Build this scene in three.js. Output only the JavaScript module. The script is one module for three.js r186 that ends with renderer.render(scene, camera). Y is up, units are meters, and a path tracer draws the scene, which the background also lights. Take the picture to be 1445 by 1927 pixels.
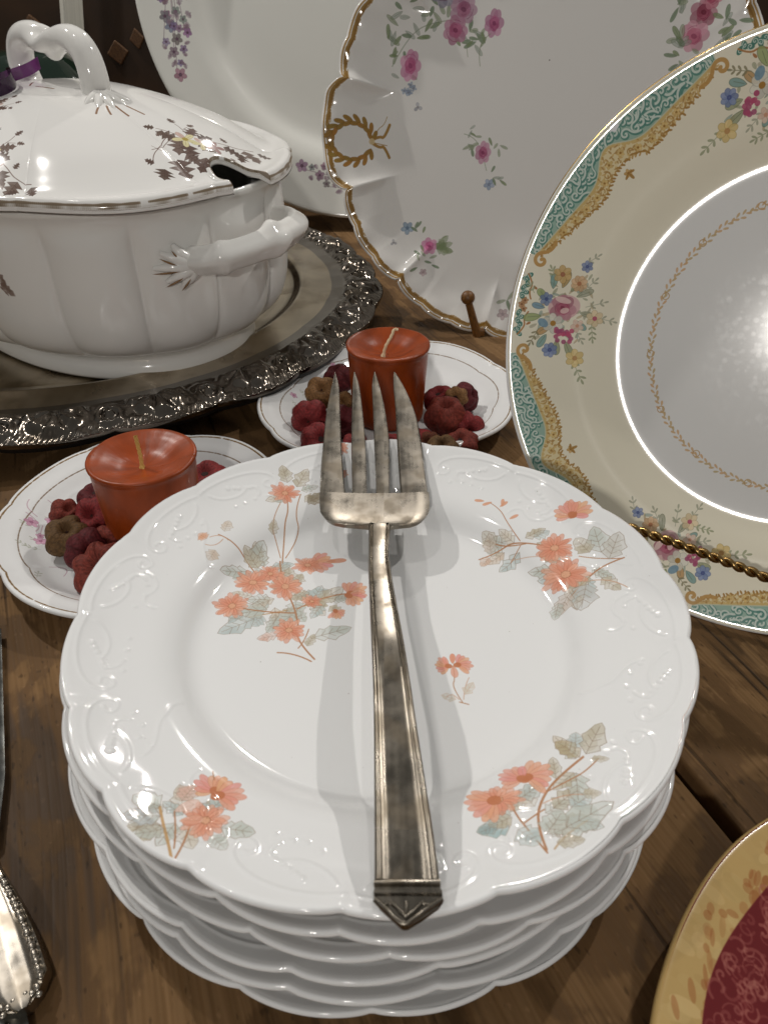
import * as THREE from 'three';
import { mergeGeometries } from 'three/addons/utils/BufferGeometryUtils.js';
import { ImprovedNoise } from 'three/addons/math/ImprovedNoise.js';
import { RoundedBoxGeometry } from 'three/addons/geometries/RoundedBoxGeometry.js';

// ------------------------------------------------------------------ camera, light, exposure
const scene = new THREE.Scene();
const PITCH = THREE.MathUtils.degToRad(36);
const camera = new THREE.PerspectiveCamera(66.99, 767 / 1024, 0.02, 30);
camera.position.set(0, 0.257, 0);
camera.lookAt(0, 0.257 - Math.sin(PITCH), -Math.cos(PITCH));
camera.focus = 0.4;
camera.userData.fStop = 26;

const renderer = new THREE.WebGLRenderer({ antialias: true });
renderer.setSize(767, 1024);
renderer.toneMapping = THREE.LinearToneMapping;
renderer.toneMappingExposure = 1;
renderer.shadowMap.enabled = true;
renderer.shadowMap.type = THREE.PCFSoftShadowMap;

// the dim room round the table: even, a little lighter towards the ceiling
{
  const w = 64, h = 32, d = new Float32Array(w * h * 4);
  for (let j = 0; j < h; j++) for (let i = 0; i < w; i++) {
    const el = (j + 0.5) / h * 2 - 1, up = THREE.MathUtils.smoothstep(el, -0.3, 0.9);
    const L = 0.125 + 0.085 * up, k = (j * w + i) * 4;
    d[k] = L * 1.01; d[k + 1] = L; d[k + 2] = L * 0.96; d[k + 3] = 1;
  }
  const t = new THREE.DataTexture(d, w, h, THREE.RGBAFormat, THREE.FloatType);
  t.mapping = THREE.EquirectangularReflectionMapping; t.magFilter = THREE.LinearFilter; t.needsUpdate = true;
  scene.background = t; scene.environment = t;
}
const LAMPS = [
  // [x, y, z, candela, radius (m), label]
  [-0.9, 1.27, -0.98, 2.85, 0.016, 'brightest bulb lamp high at the left behind the tureen'],
  [0.9, 1.4, -0.95, 2.3, 0.016, 'bulb lamp high at the right behind the cream plate'],
  [0.12, 1.34, -2.05, 2.1, 0.018, 'bulb lamp farthest back beyond the standing platter'],
  [-0.55, 1.75, -0.52, 0.8, 0.016, 'faint bulb lamp nearly overhead left of the plate stack'],
  [-0.095, 0.485, 0.54, 0.64, 0.022, 'bulb lamp behind the viewer facing the standing plates'],
];

// ------------------------------------------------------------------ helpers
let seedState = 7;
const reseed = (s) => { seedState = s >>> 0; };
const rnd = () => { seedState = (seedState + 0x6d2b79f5) | 0; let t = Math.imul(seedState ^ (seedState >>> 15), 1 | seedState); t = (t + Math.imul(t ^ (t >>> 7), 61 | t)) ^ t; return ((t ^ (t >>> 14)) >>> 0) / 4294967296; };
const rr = (a, b) => a + (b - a) * rnd();
const noise = new ImprovedNoise();
const N3 = (x, y, z = 0) => noise.noise(x, y, z);
function fbm(x, y, z = 0, o = 4) { let s = 0, a = 0.5, f = 1; for (let i = 0; i < o; i++) { s += a * N3(x * f, y * f, z + i * 7.3); f *= 2.03; a *= 0.5; } return s; }
const clamp = THREE.MathUtils.clamp, lerp = THREE.MathUtils.lerp, sstep = (x, a, b) => THREE.MathUtils.smoothstep(x, a, b), D2R = Math.PI / 180;

const taken = {};
function numbered(name) { const n = taken[name] = (taken[name] ?? -1) + 1; return n ? name + '_' + String(n).padStart(3, '0') : name; }
function tag(o, label, category, group, kind) {
  if (label) o.userData.label = label;
  if (category) o.userData.category = category;
  if (group) o.userData.group = group;
  if (kind) o.userData.kind = kind;
  return o;
}
function thing(name, label, category, pos = [0, 0, 0], group) {
  const g = new THREE.Group(); g.name = numbered(name); g.position.set(...pos); scene.add(g);
  return tag(g, label, category, group);
}
function part(name, geo, mat, parent, label) {
  const m = new THREE.Mesh(geo, mat); m.name = name; m.castShadow = m.receiveShadow = true; parent.add(m);
  if (label) m.userData.label = label;
  return m;
}
function cloneThing(src, name, label, pos, group) {
  const c = src.clone(); c.name = numbered(name); scene.add(c); if (pos) c.position.set(...pos);
  c.userData = { ...src.userData, label }; if (group) c.userData.group = group;
  return c;
}
// grid surface: f(i, j) -> [x, y, z, u, v]; closed joins the last column to the first
function grid(nu, nv, f, closed = false, flip = false) {
  const cols = closed ? nu : nu + 1, pos = [], uv = [], idx = [];
  for (let j = 0; j <= nv; j++) for (let i = 0; i < cols; i++) { const p = f(i / nu, j / nv, i, j); pos.push(p[0], p[1], p[2]); uv.push(p[3] ?? 0, p[4] ?? 0); }
  for (let j = 0; j < nv; j++) for (let i = 0; i < nu; i++) {
    const a = j * cols + i, b = j * cols + (i + 1) % cols, c = a + cols, d = b + cols;
    if (flip) idx.push(a, c, b, b, c, d); else idx.push(a, b, c, b, d, c);
  }
  const g = new THREE.BufferGeometry();
  g.setAttribute('position', new THREE.Float32BufferAttribute(pos, 3));
  g.setAttribute('uv', new THREE.Float32BufferAttribute(uv, 2));
  g.setIndex(idx); g.computeVertexNormals();
  return g;
}
function smooth(pts, n) { return new THREE.CatmullRomCurve3(pts.map((p) => new THREE.Vector3(p[0], p[1], p[2] ?? 0)), false, 'centripetal').getSpacedPoints(n); }
function lathe(pts, seg = 48, n = 0) {
  const p = n ? smooth(pts, n).map((v) => new THREE.Vector2(Math.max(v.x, 0), v.y)) : pts.map((v) => new THREE.Vector2(v[0], v[1]));
  return new THREE.LatheGeometry(p, seg);
}
// tube along points with a radius that changes: rad(t) or [rx, ry] through rad
function tube(pts, rad, n = 60, seg = 14, closedCurve = false) {
  const c = new THREE.CatmullRomCurve3(pts.map((p) => new THREE.Vector3(...p)), closedCurve, 'centripetal');
  const fr = c.computeFrenetFrames(n, closedCurve), P = [];
  for (let i = 0; i <= n; i++) P.push(c.getPointAt(i / n));
  const g = grid(seg, n, (u, v, i, j) => {
    const a = u * Math.PI * 2, r = rad(v, a), q = P[j], A = fr.normals[j], B = fr.binormals[j], ca = Math.cos(a) * r, sa = Math.sin(a) * r;
    return [q.x + A.x * ca + B.x * sa, q.y + A.y * ca + B.y * sa, q.z + A.z * ca + B.z * sa, u, v];
  }, true);
  return g;
}
// loft of closed sections (same count), end caps as fans
function loft(secs) {
  const n = secs[0].length, pos = [], idx = [], uv = [];
  for (const s of secs) for (const p of s) { pos.push(...p); uv.push(p[0] * 11, p[2] * 11); }
  for (let j = 0; j < secs.length - 1; j++) for (let i = 0; i < n; i++) { const a = j * n + i, b = j * n + (i + 1) % n; idx.push(a, a + n, b, b, a + n, b + n); }
  for (const [s, f] of [[0, 0], [secs.length - 1, 1]]) {
    const c = [0, 1, 2].map((k) => secs[s].reduce((t, p) => t + p[k], 0) / n), at = pos.length / 3;
    pos.push(...c); uv.push(c[0] * 8, c[2] * 8);
    for (let i = 0; i < n; i++) { const a = s * n + i, b = s * n + (i + 1) % n; if (f) idx.push(at, b, a); else idx.push(at, a, b); }
  }
  const g = new THREE.BufferGeometry();
  g.setAttribute('position', new THREE.Float32BufferAttribute(pos, 3)); g.setAttribute('uv', new THREE.Float32BufferAttribute(uv, 2));
  g.setIndex(idx);
  return g;
}
function flat(g, angle = 0.6) { // creased normals on indexed geometry: by face angle
  const q = g.toNonIndexed(); q.computeVertexNormals();
  const P = q.attributes.position, Nn = q.attributes.normal, map = new Map(), key = (i) => Math.round(P.getX(i) * 2e5) + ',' + Math.round(P.getY(i) * 2e5) + ',' + Math.round(P.getZ(i) * 2e5);
  const face = []; for (let i = 0; i < P.count; i++) { face.push(new THREE.Vector3().fromBufferAttribute(Nn, i)); const k = key(i); if (!map.has(k)) map.set(k, []); map.get(k).push(i); }
  const c = Math.cos(angle), out = new THREE.Vector3();
  for (let i = 0; i < P.count; i++) { out.set(0, 0, 0); for (const j of map.get(key(i))) if (face[i].dot(face[j]) > c) out.add(face[j]); out.normalize(); Nn.setXYZ(i, out.x, out.y, out.z); }
  return q;
}
// ---- canvas print helpers: millimetres, origin in the middle, x right, y towards the viewer / down the face
function mmCanvas(px, halfMm, ground) {
  const c = document.createElement('canvas'); c.width = c.height = px; const g = c.getContext('2d');
  g.fillStyle = ground; g.fillRect(0, 0, px, px); const k = px / (2 * halfMm); g.setTransform(k, 0, 0, k, px / 2, px / 2);
  g.lineCap = 'round'; g.lineJoin = 'round';
  return [c, g];
}
function canvasTex(c, srgb = true) { const t = new THREE.CanvasTexture(c); if (srgb) t.colorSpace = THREE.SRGBColorSpace; t.anisotropy = 8; t.needsUpdate = true; return t; }
function dataTex(w, h, f, srgb = false, wrap = true) {
  const d = new Uint8Array(w * h * 4);
  for (let j = 0; j < h; j++) for (let i = 0; i < w; i++) { const p = f(i / w, j / h, i, j), k = (j * w + i) * 4; d[k] = clamp(p[0], 0, 1) * 255; d[k + 1] = clamp(p[1], 0, 1) * 255; d[k + 2] = clamp(p[2], 0, 1) * 255; d[k + 3] = 255; }
  const t = new THREE.DataTexture(d, w, h); t.magFilter = THREE.LinearFilter; t.minFilter = THREE.LinearMipmapLinearFilter; t.generateMipmaps = true;
  if (wrap) t.wrapS = t.wrapT = THREE.RepeatWrapping; if (srgb) t.colorSpace = THREE.SRGBColorSpace; t.needsUpdate = true; return t;
}
// soft height map from strokes drawn by draw(g), blurred by r pixels a few times
function bumpTex(px, halfMm, draw, r) {
  const [c, g] = mmCanvas(px, halfMm, '#000'); g.strokeStyle = g.fillStyle = '#fff'; draw(g);
  const src = g.getImageData(0, 0, px, px).data; let a = new Float32Array(px * px), b = new Float32Array(px * px);
  for (let i = 0; i < px * px; i++) a[i] = src[i * 4] / 255;
  for (let pass = 0; pass < 3; pass++) {
    for (let y = 0; y < px; y++) { let s = 0; for (let x = -r; x < px; x++) { if (x + r < px) s += a[y * px + x + r]; if (x - r - 1 >= 0) s -= a[y * px + x - r - 1]; if (x >= 0) b[y * px + x] = s / (2 * r + 1); } }
    for (let x = 0; x < px; x++) { let s = 0; for (let y = -r; y < px; y++) { if (y + r < px) s += b[(y + r) * px + x]; if (y - r - 1 >= 0) s -= b[(y - r - 1) * px + x]; if (y >= 0) a[y * px + x] = s / (2 * r + 1); } }
  }
  const d = new Float32Array(px * px * 4);
  for (let y = 0; y < px; y++) for (let x = 0; x < px; x++) { const v = a[(px - 1 - y) * px + x], k = (y * px + x) * 4; d[k] = d[k + 1] = d[k + 2] = v; d[k + 3] = 1; }
  const t = new THREE.DataTexture(d, px, px, THREE.RGBAFormat, THREE.FloatType); t.magFilter = THREE.LinearFilter; t.needsUpdate = true; return t;
}
const rgba = (r, g, b, a = 1) => `rgba(${r},${g},${b},${a})`;
function curve(g, pts) { g.beginPath(); g.moveTo(...pts[0]); if (pts.length === 2) g.lineTo(...pts[1]); for (let i = 1; i < pts.length - 1; i++) { const e = i === pts.length - 2 ? pts[i + 1] : [(pts[i][0] + pts[i + 1][0]) / 2, (pts[i][1] + pts[i + 1][1]) / 2]; g.quadraticCurveTo(...pts[i], ...e); } }
function stem(g, pts, w, col) { g.strokeStyle = col; g.lineWidth = w; curve(g, pts); g.stroke(); }
function petal(g, x, y, a, len, wid, fill, edge, ew = 0.12) {
  g.save(); g.translate(x, y); g.rotate(a); g.beginPath(); g.moveTo(0, 0); g.bezierCurveTo(len * 0.3, -wid * 0.75, len * 0.95, -wid * 0.8, len, -wid * 0.1); g.bezierCurveTo(len * 1.02, wid * 0.5, len * 0.4, wid * 0.8, 0, 0);
  g.fillStyle = fill; g.fill(); if (edge) { g.strokeStyle = edge; g.lineWidth = ew; g.stroke(); g.beginPath(); g.moveTo(len * 0.15, 0); g.lineTo(len * 0.75, 0); g.stroke(); } g.restore();
}
function daisy(g, x, y, r, squash = 1, rot = 0, n = 11, tone = 0) {
  g.save(); g.translate(x, y); g.rotate(rot); g.scale(1, squash);
  for (const lay of [0, 1]) for (let k = 0; k < n; k++) {
    const a = (k + lay * 0.5) / n * 6.283 + rr(-0.16, 0.16), l = r * rr(0.8, 1.08) * (lay ? 0.86 : 1), d = rr(-14, 16) + tone;
    petal(g, 0, 0, a, l, r * rr(0.24, 0.33), rgba(222 + d * 0.5, 156 + d, 130 + d, lay ? 0.72 : 0.62), rgba(172, 104, 80, 0.65), 0.11);
    g.strokeStyle = rgba(206, 118, 88, 0.45); g.lineWidth = 0.16; for (const o of [-0.07, 0.07]) { g.beginPath(); g.moveTo(Math.cos(a + o) * r * 0.2, Math.sin(a + o) * r * 0.2); g.lineTo(Math.cos(a + o) * l * 0.62, Math.sin(a + o) * l * 0.62); g.stroke(); }
  }
  g.fillStyle = rgba(222, 172, 140, 0.85); g.beginPath(); g.arc(0, 0, r * 0.2, 0, 7); g.fill();
  g.strokeStyle = rgba(150, 98, 72, 0.75); g.lineWidth = 0.16; g.beginPath(); g.arc(0, 0, r * 0.19, 0, 7); g.stroke();
  for (let k = 0; k < 14; k++) { const a = rr(0, 6.28); g.fillStyle = rgba(160, 104, 70, 0.7); g.beginPath(); g.arc(Math.cos(a) * r * rr(0.1, 0.3), Math.sin(a) * r * rr(0.1, 0.3), 0.16, 0, 7); g.fill(); }
  g.restore();
}
function halfDaisy(g, x, y, r, a) { // seen from the side
  for (let k = -3; k <= 3; k++) petal(g, x, y, a + k * 0.36, r * rr(0.85, 1.1) * (1 - Math.abs(k) * 0.05), r * 0.3, rgba(224, 160 + rr(-12, 12), 138 + rr(-8, 8), 0.8), rgba(178, 108, 84, 0.6), 0.1);
  g.fillStyle = rgba(190, 120, 85, 0.9); g.beginPath(); g.ellipse(x, y, r * 0.25, r * 0.2, a, 0, 7); g.fill();
}
function lobedLeaf(g, x, y, a, len, wid, fill, edge, lobes = 3, sharp = 0.35) {
  g.save(); g.translate(x, y); g.rotate(a); g.beginPath(); g.moveTo(0, 0);
  const side = (s) => { const P = []; for (let k = 1; k <= lobes; k++) { const t = k / (lobes + 0.6), w = wid * Math.sin(Math.PI * Math.min(1, t * 0.86 + 0.1)) * rr(0.85, 1.12); P.push([len * (t - 0.06), s * w], [len * (t + 0.05), s * w * (1 - sharp)]); } return P; };
  for (const p of side(-1)) g.lineTo(...p); g.lineTo(len, 0); for (const p of side(1).reverse()) g.lineTo(...p); g.closePath();
  g.lineJoin = 'round'; g.strokeStyle = edge; g.lineWidth = Math.min(0.2, len * 0.018); g.stroke(); g.globalAlpha = 0.62; g.fillStyle = fill; g.fill(); g.save(); g.clip(); for (let q = 0; q < 4; q++) { g.beginPath(); g.ellipse(len * rr(0.1, 0.9), wid * rr(-0.8, 0.2), len * 0.25, wid * 0.6, rr(-0.5, 0.5), 0, 7); g.fill(); } g.restore(); g.globalAlpha = 1; g.lineWidth = Math.min(0.15, len * 0.014);
  g.beginPath(); g.moveTo(0, 0); g.lineTo(len * 0.9, 0); for (let k = 1; k < lobes + 1; k++) { const t = k / (lobes + 1); g.moveTo(len * t * 0.8, 0); g.lineTo(len * (t * 0.8 + 0.14), wid * 0.5); g.moveTo(len * t * 0.8, 0); g.lineTo(len * (t * 0.8 + 0.14), -wid * 0.5); } g.stroke(); g.restore();
}
function rose(g, x, y, r, c = [196, 92, 128], sq = 1) {
  g.save(); g.translate(x, y); g.scale(1, sq);
  for (let k = 0; k < 7; k++) { const a = k / 7 * 6.283 + rr(-0.2, 0.2), d = rr(-14, 18); g.fillStyle = rgba(c[0] + d, c[1] + d + 24, c[2] + d + 16, 0.75); g.beginPath(); g.ellipse(Math.cos(a) * r * 0.55, Math.sin(a) * r * 0.55, r * 0.52, r * 0.42, a, 0, 7); g.fill(); }
  for (let k = 0; k < 6; k++) { const a = k / 6 * 6.283 + rr(-0.3, 0.3), d = rr(-26, 10); g.fillStyle = rgba(c[0] + d, c[1] + d, c[2] + d, 0.7); g.beginPath(); g.ellipse(Math.cos(a) * r * 0.28, Math.sin(a) * r * 0.28, r * 0.36, r * 0.26, a + 1.2, 0, 7); g.fill(); }
  g.fillStyle = rgba(c[0] - 50, c[1] - 45, c[2] - 45, 0.75); g.beginPath(); g.ellipse(0, 0, r * 0.22, r * 0.16, 0.4, 0, 7); g.fill();
  g.strokeStyle = rgba(c[0] - 40, c[1] - 40, c[2] - 35, 0.5); g.lineWidth = r * 0.05; for (let k = 0; k < 5; k++) { const a = rr(0, 6.28); g.beginPath(); g.arc(0, 0, r * rr(0.3, 0.8), a, a + rr(0.5, 1.2)); g.stroke(); }
  g.restore();
}
function blossom(g, x, y, r, c, mid, n = 5) {
  for (let k = 0; k < n; k++) { const a = k / n * 6.283 + 0.3, d = rr(-14, 14); g.fillStyle = rgba(c[0] + d, c[1] + d, c[2] + d, 0.85); g.beginPath(); g.ellipse(x + Math.cos(a) * r * 0.58, y + Math.sin(a) * r * 0.58, r * 0.46, r * 0.36, a, 0, 7); g.fill(); g.strokeStyle = rgba(c[0] - 60, c[1] - 60, c[2] - 60, 0.45); g.lineWidth = r * 0.06; g.stroke(); }
  g.fillStyle = rgba(...mid); g.beginPath(); g.arc(x, y, r * 0.28, 0, 7); g.fill();
}
function simpleLeaf(g, x, y, a, len, wid, fill, edge) { petal(g, x, y, a, len, wid, fill, edge, len * 0.035); }
function sprig(g, x, y, a, len, col, n = 4, ls = 2.4) {
  g.save(); g.translate(x, y); g.rotate(a); g.strokeStyle = col; g.lineWidth = 0.28; g.beginPath(); g.moveTo(0, 0); g.lineTo(len, 0); g.stroke(); g.restore();
  for (let k = 0; k < n; k++) for (const s of [-1, 1]) { const t = (k + 0.6) / n * len; simpleLeaf(g, x + Math.cos(a) * t, y + Math.sin(a) * t, a + s * 0.8, ls * rr(0.8, 1.1), ls * 0.34, col, null); }
  simpleLeaf(g, x + Math.cos(a) * len, y + Math.sin(a) * len, a, ls, ls * 0.34, col, null);
}
function edgePath(g, edge, off, steps = 720) { g.beginPath(); for (let i = 0; i <= steps; i++) { const t = i / steps * Math.PI * 2, r = edge(t) * 1000 - off; g.lineTo(Math.cos(t) * r, -Math.sin(t) * r); } g.closePath(); }

// ------------------------------------------------------------------ plate builder
// edge(t): outer radius at angle t (t counter-clockwise seen from above, 0 = +x). prof: [[f, y]...] top from the middle out, f = part of the radius.
function plateGeo({ edge, R, prof, thick, foot, disp = null, nu = 360, texHalf, from = 0.55 }) {
  const top = smooth(prof, 84), last = top[top.length - 1], th = thick;
  const list = top.map((p) => [p.x, p.y, 1]);
  for (let k = 1; k <= 5; k++) { const a = k / 6 * Math.PI; list.push([last.x + Math.sin(a) * th * 0.5 / R, last.y - th * 0.5 + Math.cos(a) * th * 0.5, 0]); }
  const under = [[1, last.y - th], [0.9, 0], [0.76, 0], [foot[0] + 0.07, 0], [foot[0] + 0.02, foot[1]], [foot[0] - 0.02, foot[1]], [foot[0] - 0.05, 0], [0, 0]];
  const topY = (f) => { let i = 0; while (i < top.length - 2 && top[i + 1].x < f) i++; const a = top[i], b = top[i + 1]; return lerp(a.y, b.y, clamp((f - a.x) / Math.max(b.x - a.x, 1e-6), 0, 1)); };
  under.forEach((u, i) => { if (i && i !== 4 && i !== 5) u[1] = topY(u[0]) - th; });
  for (const p of smooth(under, 34).slice(1)) list.push([Math.max(p.x, 0), p.y, 0]);
  return grid(nu, list.length - 1, (u, v, i, j) => {
    const t = u * Math.PI * 2, [f, y0, isTop] = list[j], e = edge(t), r = f * R + (e - R) * sstep(f, from, 1), x = Math.cos(t) * r, z = -Math.sin(t) * r;
    const y = y0 + (disp ? disp(t, f, isTop) : 0);
    return isTop ? [x, y, z, 0.5 + x / (2 * texHalf), 0.5 - z / (2 * texHalf)] : [x, y, z, 0.004, 0.004];
  }, true, true);
}
const glaze = (o = {}) => new THREE.MeshPhysicalMaterial({ color: 0xffffff, roughness: 0.07, metalness: 0, ior: 1.5, ...o });
const WHITE = '#e5e6e6';
// flute(t, n, sharp): n bays round the edge, 0 in the notch, 1 in the middle of a bay
const bay = (t, n, t0, pw) => { const p = ((t - t0) / (2 * Math.PI) * n % 1 + 1) % 1; return Math.pow(Math.sin(Math.PI * p), pw); };

// ------------------------------------------------------------------ lamps (outside the frame; the glaze mirrors them)
LAMPS.forEach(([x, y, z, cd, r, label]) => {
  const t = thing('hanging_lamp', label, 'lamp', [x, y, z], 'bulb lamps round the table');
  const bulb = part('bulb', new THREE.SphereGeometry(r * 1.05, 24, 16), new THREE.MeshStandardMaterial({ color: 0xffffff, emissive: 0xfff0dc, emissiveIntensity: 6, roughness: 0.4 }), t);
  bulb.castShadow = false;
  part('socket', lathe([[0.001, r * 2.6], [r * 0.4, r * 2.6], [r * 0.5, r * 1.2], [r * 0.3, r * 0.9]], 24), new THREE.MeshStandardMaterial({ color: 0x2a2622, roughness: 0.5, metalness: 0.6 }), t);
  part('cord', new THREE.CylinderGeometry(0.004, 0.004, 0.8, 8).translate(0, r * 2.6 + 0.4, 0), new THREE.MeshStandardMaterial({ color: 0x1b1815, roughness: 0.8 }), t);
  const L = new THREE.PointLight(0xfffaf4, cd, 0, 2); L.castShadow = true; L.shadow.radius = r / 0.02; L.shadow.mapSize.set(1024, 1024); t.add(L);
});

// ------------------------------------------------------------------ table of worn planks
const GRAIN = Math.atan(0.41);
const woodTex = (() => {
  const W = 1024, H = 2048, col = new Uint8Array(W * H * 4), bmp = new Uint8Array(W * H * 4), rgh = new Uint8Array(W * H * 4);
  for (let j = 0; j < H; j++) for (let i = 0; i < W; i++) {
    const x = i / W * 0.4, y = j / H * 1.2; // metres
    const wob = fbm(x * 9, y * 2.5, 3, 3) * 0.02;
    const g1 = N3((x + wob) * 95, y * 3.2, 1.5), g2 = N3((x + wob) * 330, y * 7, 8), g3 = N3((x + wob) * 900, y * 22, 4);
    const blotch = fbm(x * 34 + fbm(x * 20, y * 14, 9, 2) * 1.3, y * 24, 5, 5), worn = fbm(x * 16, y * 7, 12, 5), fleck = N3(x * 420, y * 260, 2);
    const pat = fbm(x * 55 + 3, y * 38, 17, 4); let v = 0.5 + 0.12 * g1 + 0.07 * g2 + 0.08 * g3 + 0.5 * pat;
    const wornA = sstep(blotch + 0.12 * g1 + 0.06 * g3, 0.0, 0.12), dark = sstep(worn + 0.2 * g2, 0.12, 0.32), crack = sstep(g2 - 0.25 * Math.abs(g1), 0.42, 0.6);
    let r = lerp(0.09, 0.168, v), g = lerp(0.05, 0.093, v), b = lerp(0.019, 0.037, v);
    r = lerp(r, 0.235 + 0.07 * g3 + 0.05 * g2, wornA * 0.62); g = lerp(g, 0.139 + 0.05 * g3 + 0.03 * g2, wornA * 0.62); b = lerp(b, 0.06 + 0.03 * g3 + 0.015 * g2, wornA * 0.62);
    const pit = sstep(N3(x * 700, y * 190, 31) + 0.3 * pat, 0.45, 0.62); const dk = (1 - 0.5 * dark) * (1 - 0.45 * pit); r *= dk; g *= dk * 0.98; b *= dk; const ck = 1 - 0.55 * crack; r *= ck; g *= ck; b *= ck;
    if (fleck > 0.55) { r *= 1.25; g *= 1.27; b *= 1.35; }
    const k = (j * W + i) * 4, s = (q) => 255 * (q <= 0.0031308 ? q * 12.92 : 1.055 * Math.pow(q, 1 / 2.4) - 0.055);
    col[k] = s(r); col[k + 1] = s(g); col[k + 2] = s(b); col[k + 3] = 255;
    const h = clamp(0.55 + 0.16 * g2 + 0.12 * g3 - 0.4 * crack + 0.12 * wornA + 0.1 * blotch, 0, 1) * 255; bmp[k] = bmp[k + 1] = bmp[k + 2] = h; bmp[k + 3] = 255;
    const q = clamp(0.74 + 0.14 * wornA - 0.12 * dark + 0.1 * g3, 0.3, 1) * 255; rgh[k] = rgh[k + 1] = rgh[k + 2] = q; rgh[k + 3] = 255;
  }
  const mk = (d, srgb) => { const t = new THREE.DataTexture(d, W, H); t.wrapS = t.wrapT = THREE.MirroredRepeatWrapping; t.magFilter = THREE.LinearFilter; t.anisotropy = 8; if (srgb) t.colorSpace = THREE.SRGBColorSpace; t.needsUpdate = true; return t; };
  return { map: mk(col, true), bumpMap: mk(bmp), roughnessMap: mk(rgh) };
})();
const woodMat = new THREE.MeshPhysicalMaterial({ ...woodTex, bumpScale: 0.0009, roughness: 1, color: 0xffffff, specularIntensity: 0.5 });
{
  const t = thing('wooden_table', 'worn brown plank table with a dark gap that carries all the china', 'table');
  const ca = Math.cos(GRAIN), sa = Math.sin(GRAIN);
  reseed(11);
  const gapAt = 0.1765; // across the grain
  for (let k = -3; k <= 3; k++) {
    const wid = 0.26, p0 = gapAt + 0.0026 + k * 0.2652, len = 1.9, th = 0.032;
    const g = new RoundedBoxGeometry(wid, th, len, 3, 0.0022), P = g.attributes.position, U = g.attributes.uv, ou = rr(0, 0.2), ov = rr(0, 1);
    for (let i = 0; i < P.count; i++) U.setXY(i, (P.getX(i) + 0.13 + ou + Math.abs(P.getY(i)) * 0.3) / 0.4, (P.getZ(i) + 1 + ov) / 1.2);
    const m = part('plank', g, woodMat, t), pc = p0 + wid / 2, s = -0.3; // centre along the grain
    // across = (ca, -sa), along = (sa, ca) in (x, z)
    const a = -0.42; m.position.set(pc * ca + a * sa, -th / 2 - rnd() * 0.0004 * (k ? 1 : 0), -pc * sa + a * ca); m.rotation.y = GRAIN;
  }
  const under = part('batten', new RoundedBoxGeometry(1.6, 0.03, 1.7, 2, 0.003).translate(0.1, -0.052, -0.45), new THREE.MeshStandardMaterial({ color: 0x1c120b, roughness: 0.9 }), t);
}

// ------------------------------------------------------------------ dark wall behind with pale lozenges
{
  const mat = new THREE.MeshStandardMaterial({ roughness: 0.42, map: dataTex(512, 256, (u, v) => { const g = N3(u * 60, v * 5, 2) * 0.5 + N3(u * 210, v * 9, 3) * 0.3, b = fbm(u * 9, v * 6, 4, 4); const k = 0.78 + 0.3 * g + 0.5 * b; return [0.245 * k, 0.165 * k, 0.09 * k]; }, true) });
  const w = thing('back_wall', null, null, [0, 0, -1.16]); w.userData.kind = 'structure';
  part('wall_panel', new RoundedBoxGeometry(2.4, 0.55, 0.03, 2, 0.004).translate(0, 0.24, 0), mat, w);
  const tan = new THREE.MeshStandardMaterial({ color: 0x7d5c3a, roughness: 0.6, map: dataTex(64, 64, (u, v) => { const k = 0.8 + 0.4 * fbm(u * 8, v * 8, 1, 3); return [k * 0.9, k * 0.85, k * 0.8]; }, true) });
  const dia = (s) => { const g = new RoundedBoxGeometry(s, s, 0.004, 2, 0.0015); g.rotateZ(Math.PI / 4 + 0.1); return g; };
  for (const [x, y, s, q] of [[-0.339, 0.151, 0.02, 1], [-0.312, 0.166, 0.017, 0.8], [-0.44, 0.18, 0.018, 1], [-0.39, 0.2, 0.017, 1], [0.42, 0.2, 0.02, 1], [0.49, 0.18, 0.02, 1]]) { const m = part('lozenge', dia(s), tan, w); m.position.set(x, y, 0.0165); m.scale.x = q; }
}
// white painted post and green jar far back at the left
{
  const white = new THREE.MeshStandardMaterial({ roughness: 0.5, map: dataTex(128, 128, (u, v) => { const k = 0.86 + 0.1 * fbm(u * 12, v * 3, 1, 4); return [k * 0.92, k * 0.91, k * 0.86]; }, true) });
  const t = thing('easel_leg', 'leaning white painted square wooden leg behind the tureen handle', 'easel', [-0.292, 0.0, -0.83]);
  const g = new RoundedBoxGeometry(0.019, 0.34, 0.019, 3, 0.0022); g.rotateY(0.5); g.translate(0, 0.17, 0); g.rotateZ(-0.14); g.translate(0.0, 0, 0);
  part('leg', g, white, t); t.rotation.x = -0.05;
  t.position.set(-0.338, 0.0, -0.9);
  t.children[0].scale.set(1, 1, 1);
}
{
  const t = thing('green_jar', 'dark green glazed jar seen through the loop of the tureen handle', 'jar', [-0.342, 0, -0.86]);
  const m = glaze({ color: new THREE.Color().setRGB(0.008, 0.02, 0.012), roughness: 0.08 });
  part('body', lathe([[0, 0], [0.045, 0], [0.05, 0.006], [0.068, 0.06], [0.072, 0.1], [0.064, 0.14], [0.045, 0.165], [0.03, 0.178], [0, 0.18]], 64, 60), m, t);
  part('lid_knob', lathe([[0, 0.196], [0.006, 0.195], [0.008, 0.19], [0.005, 0.184], [0.004, 0.176]], 32, 20), m, t);
}

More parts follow.
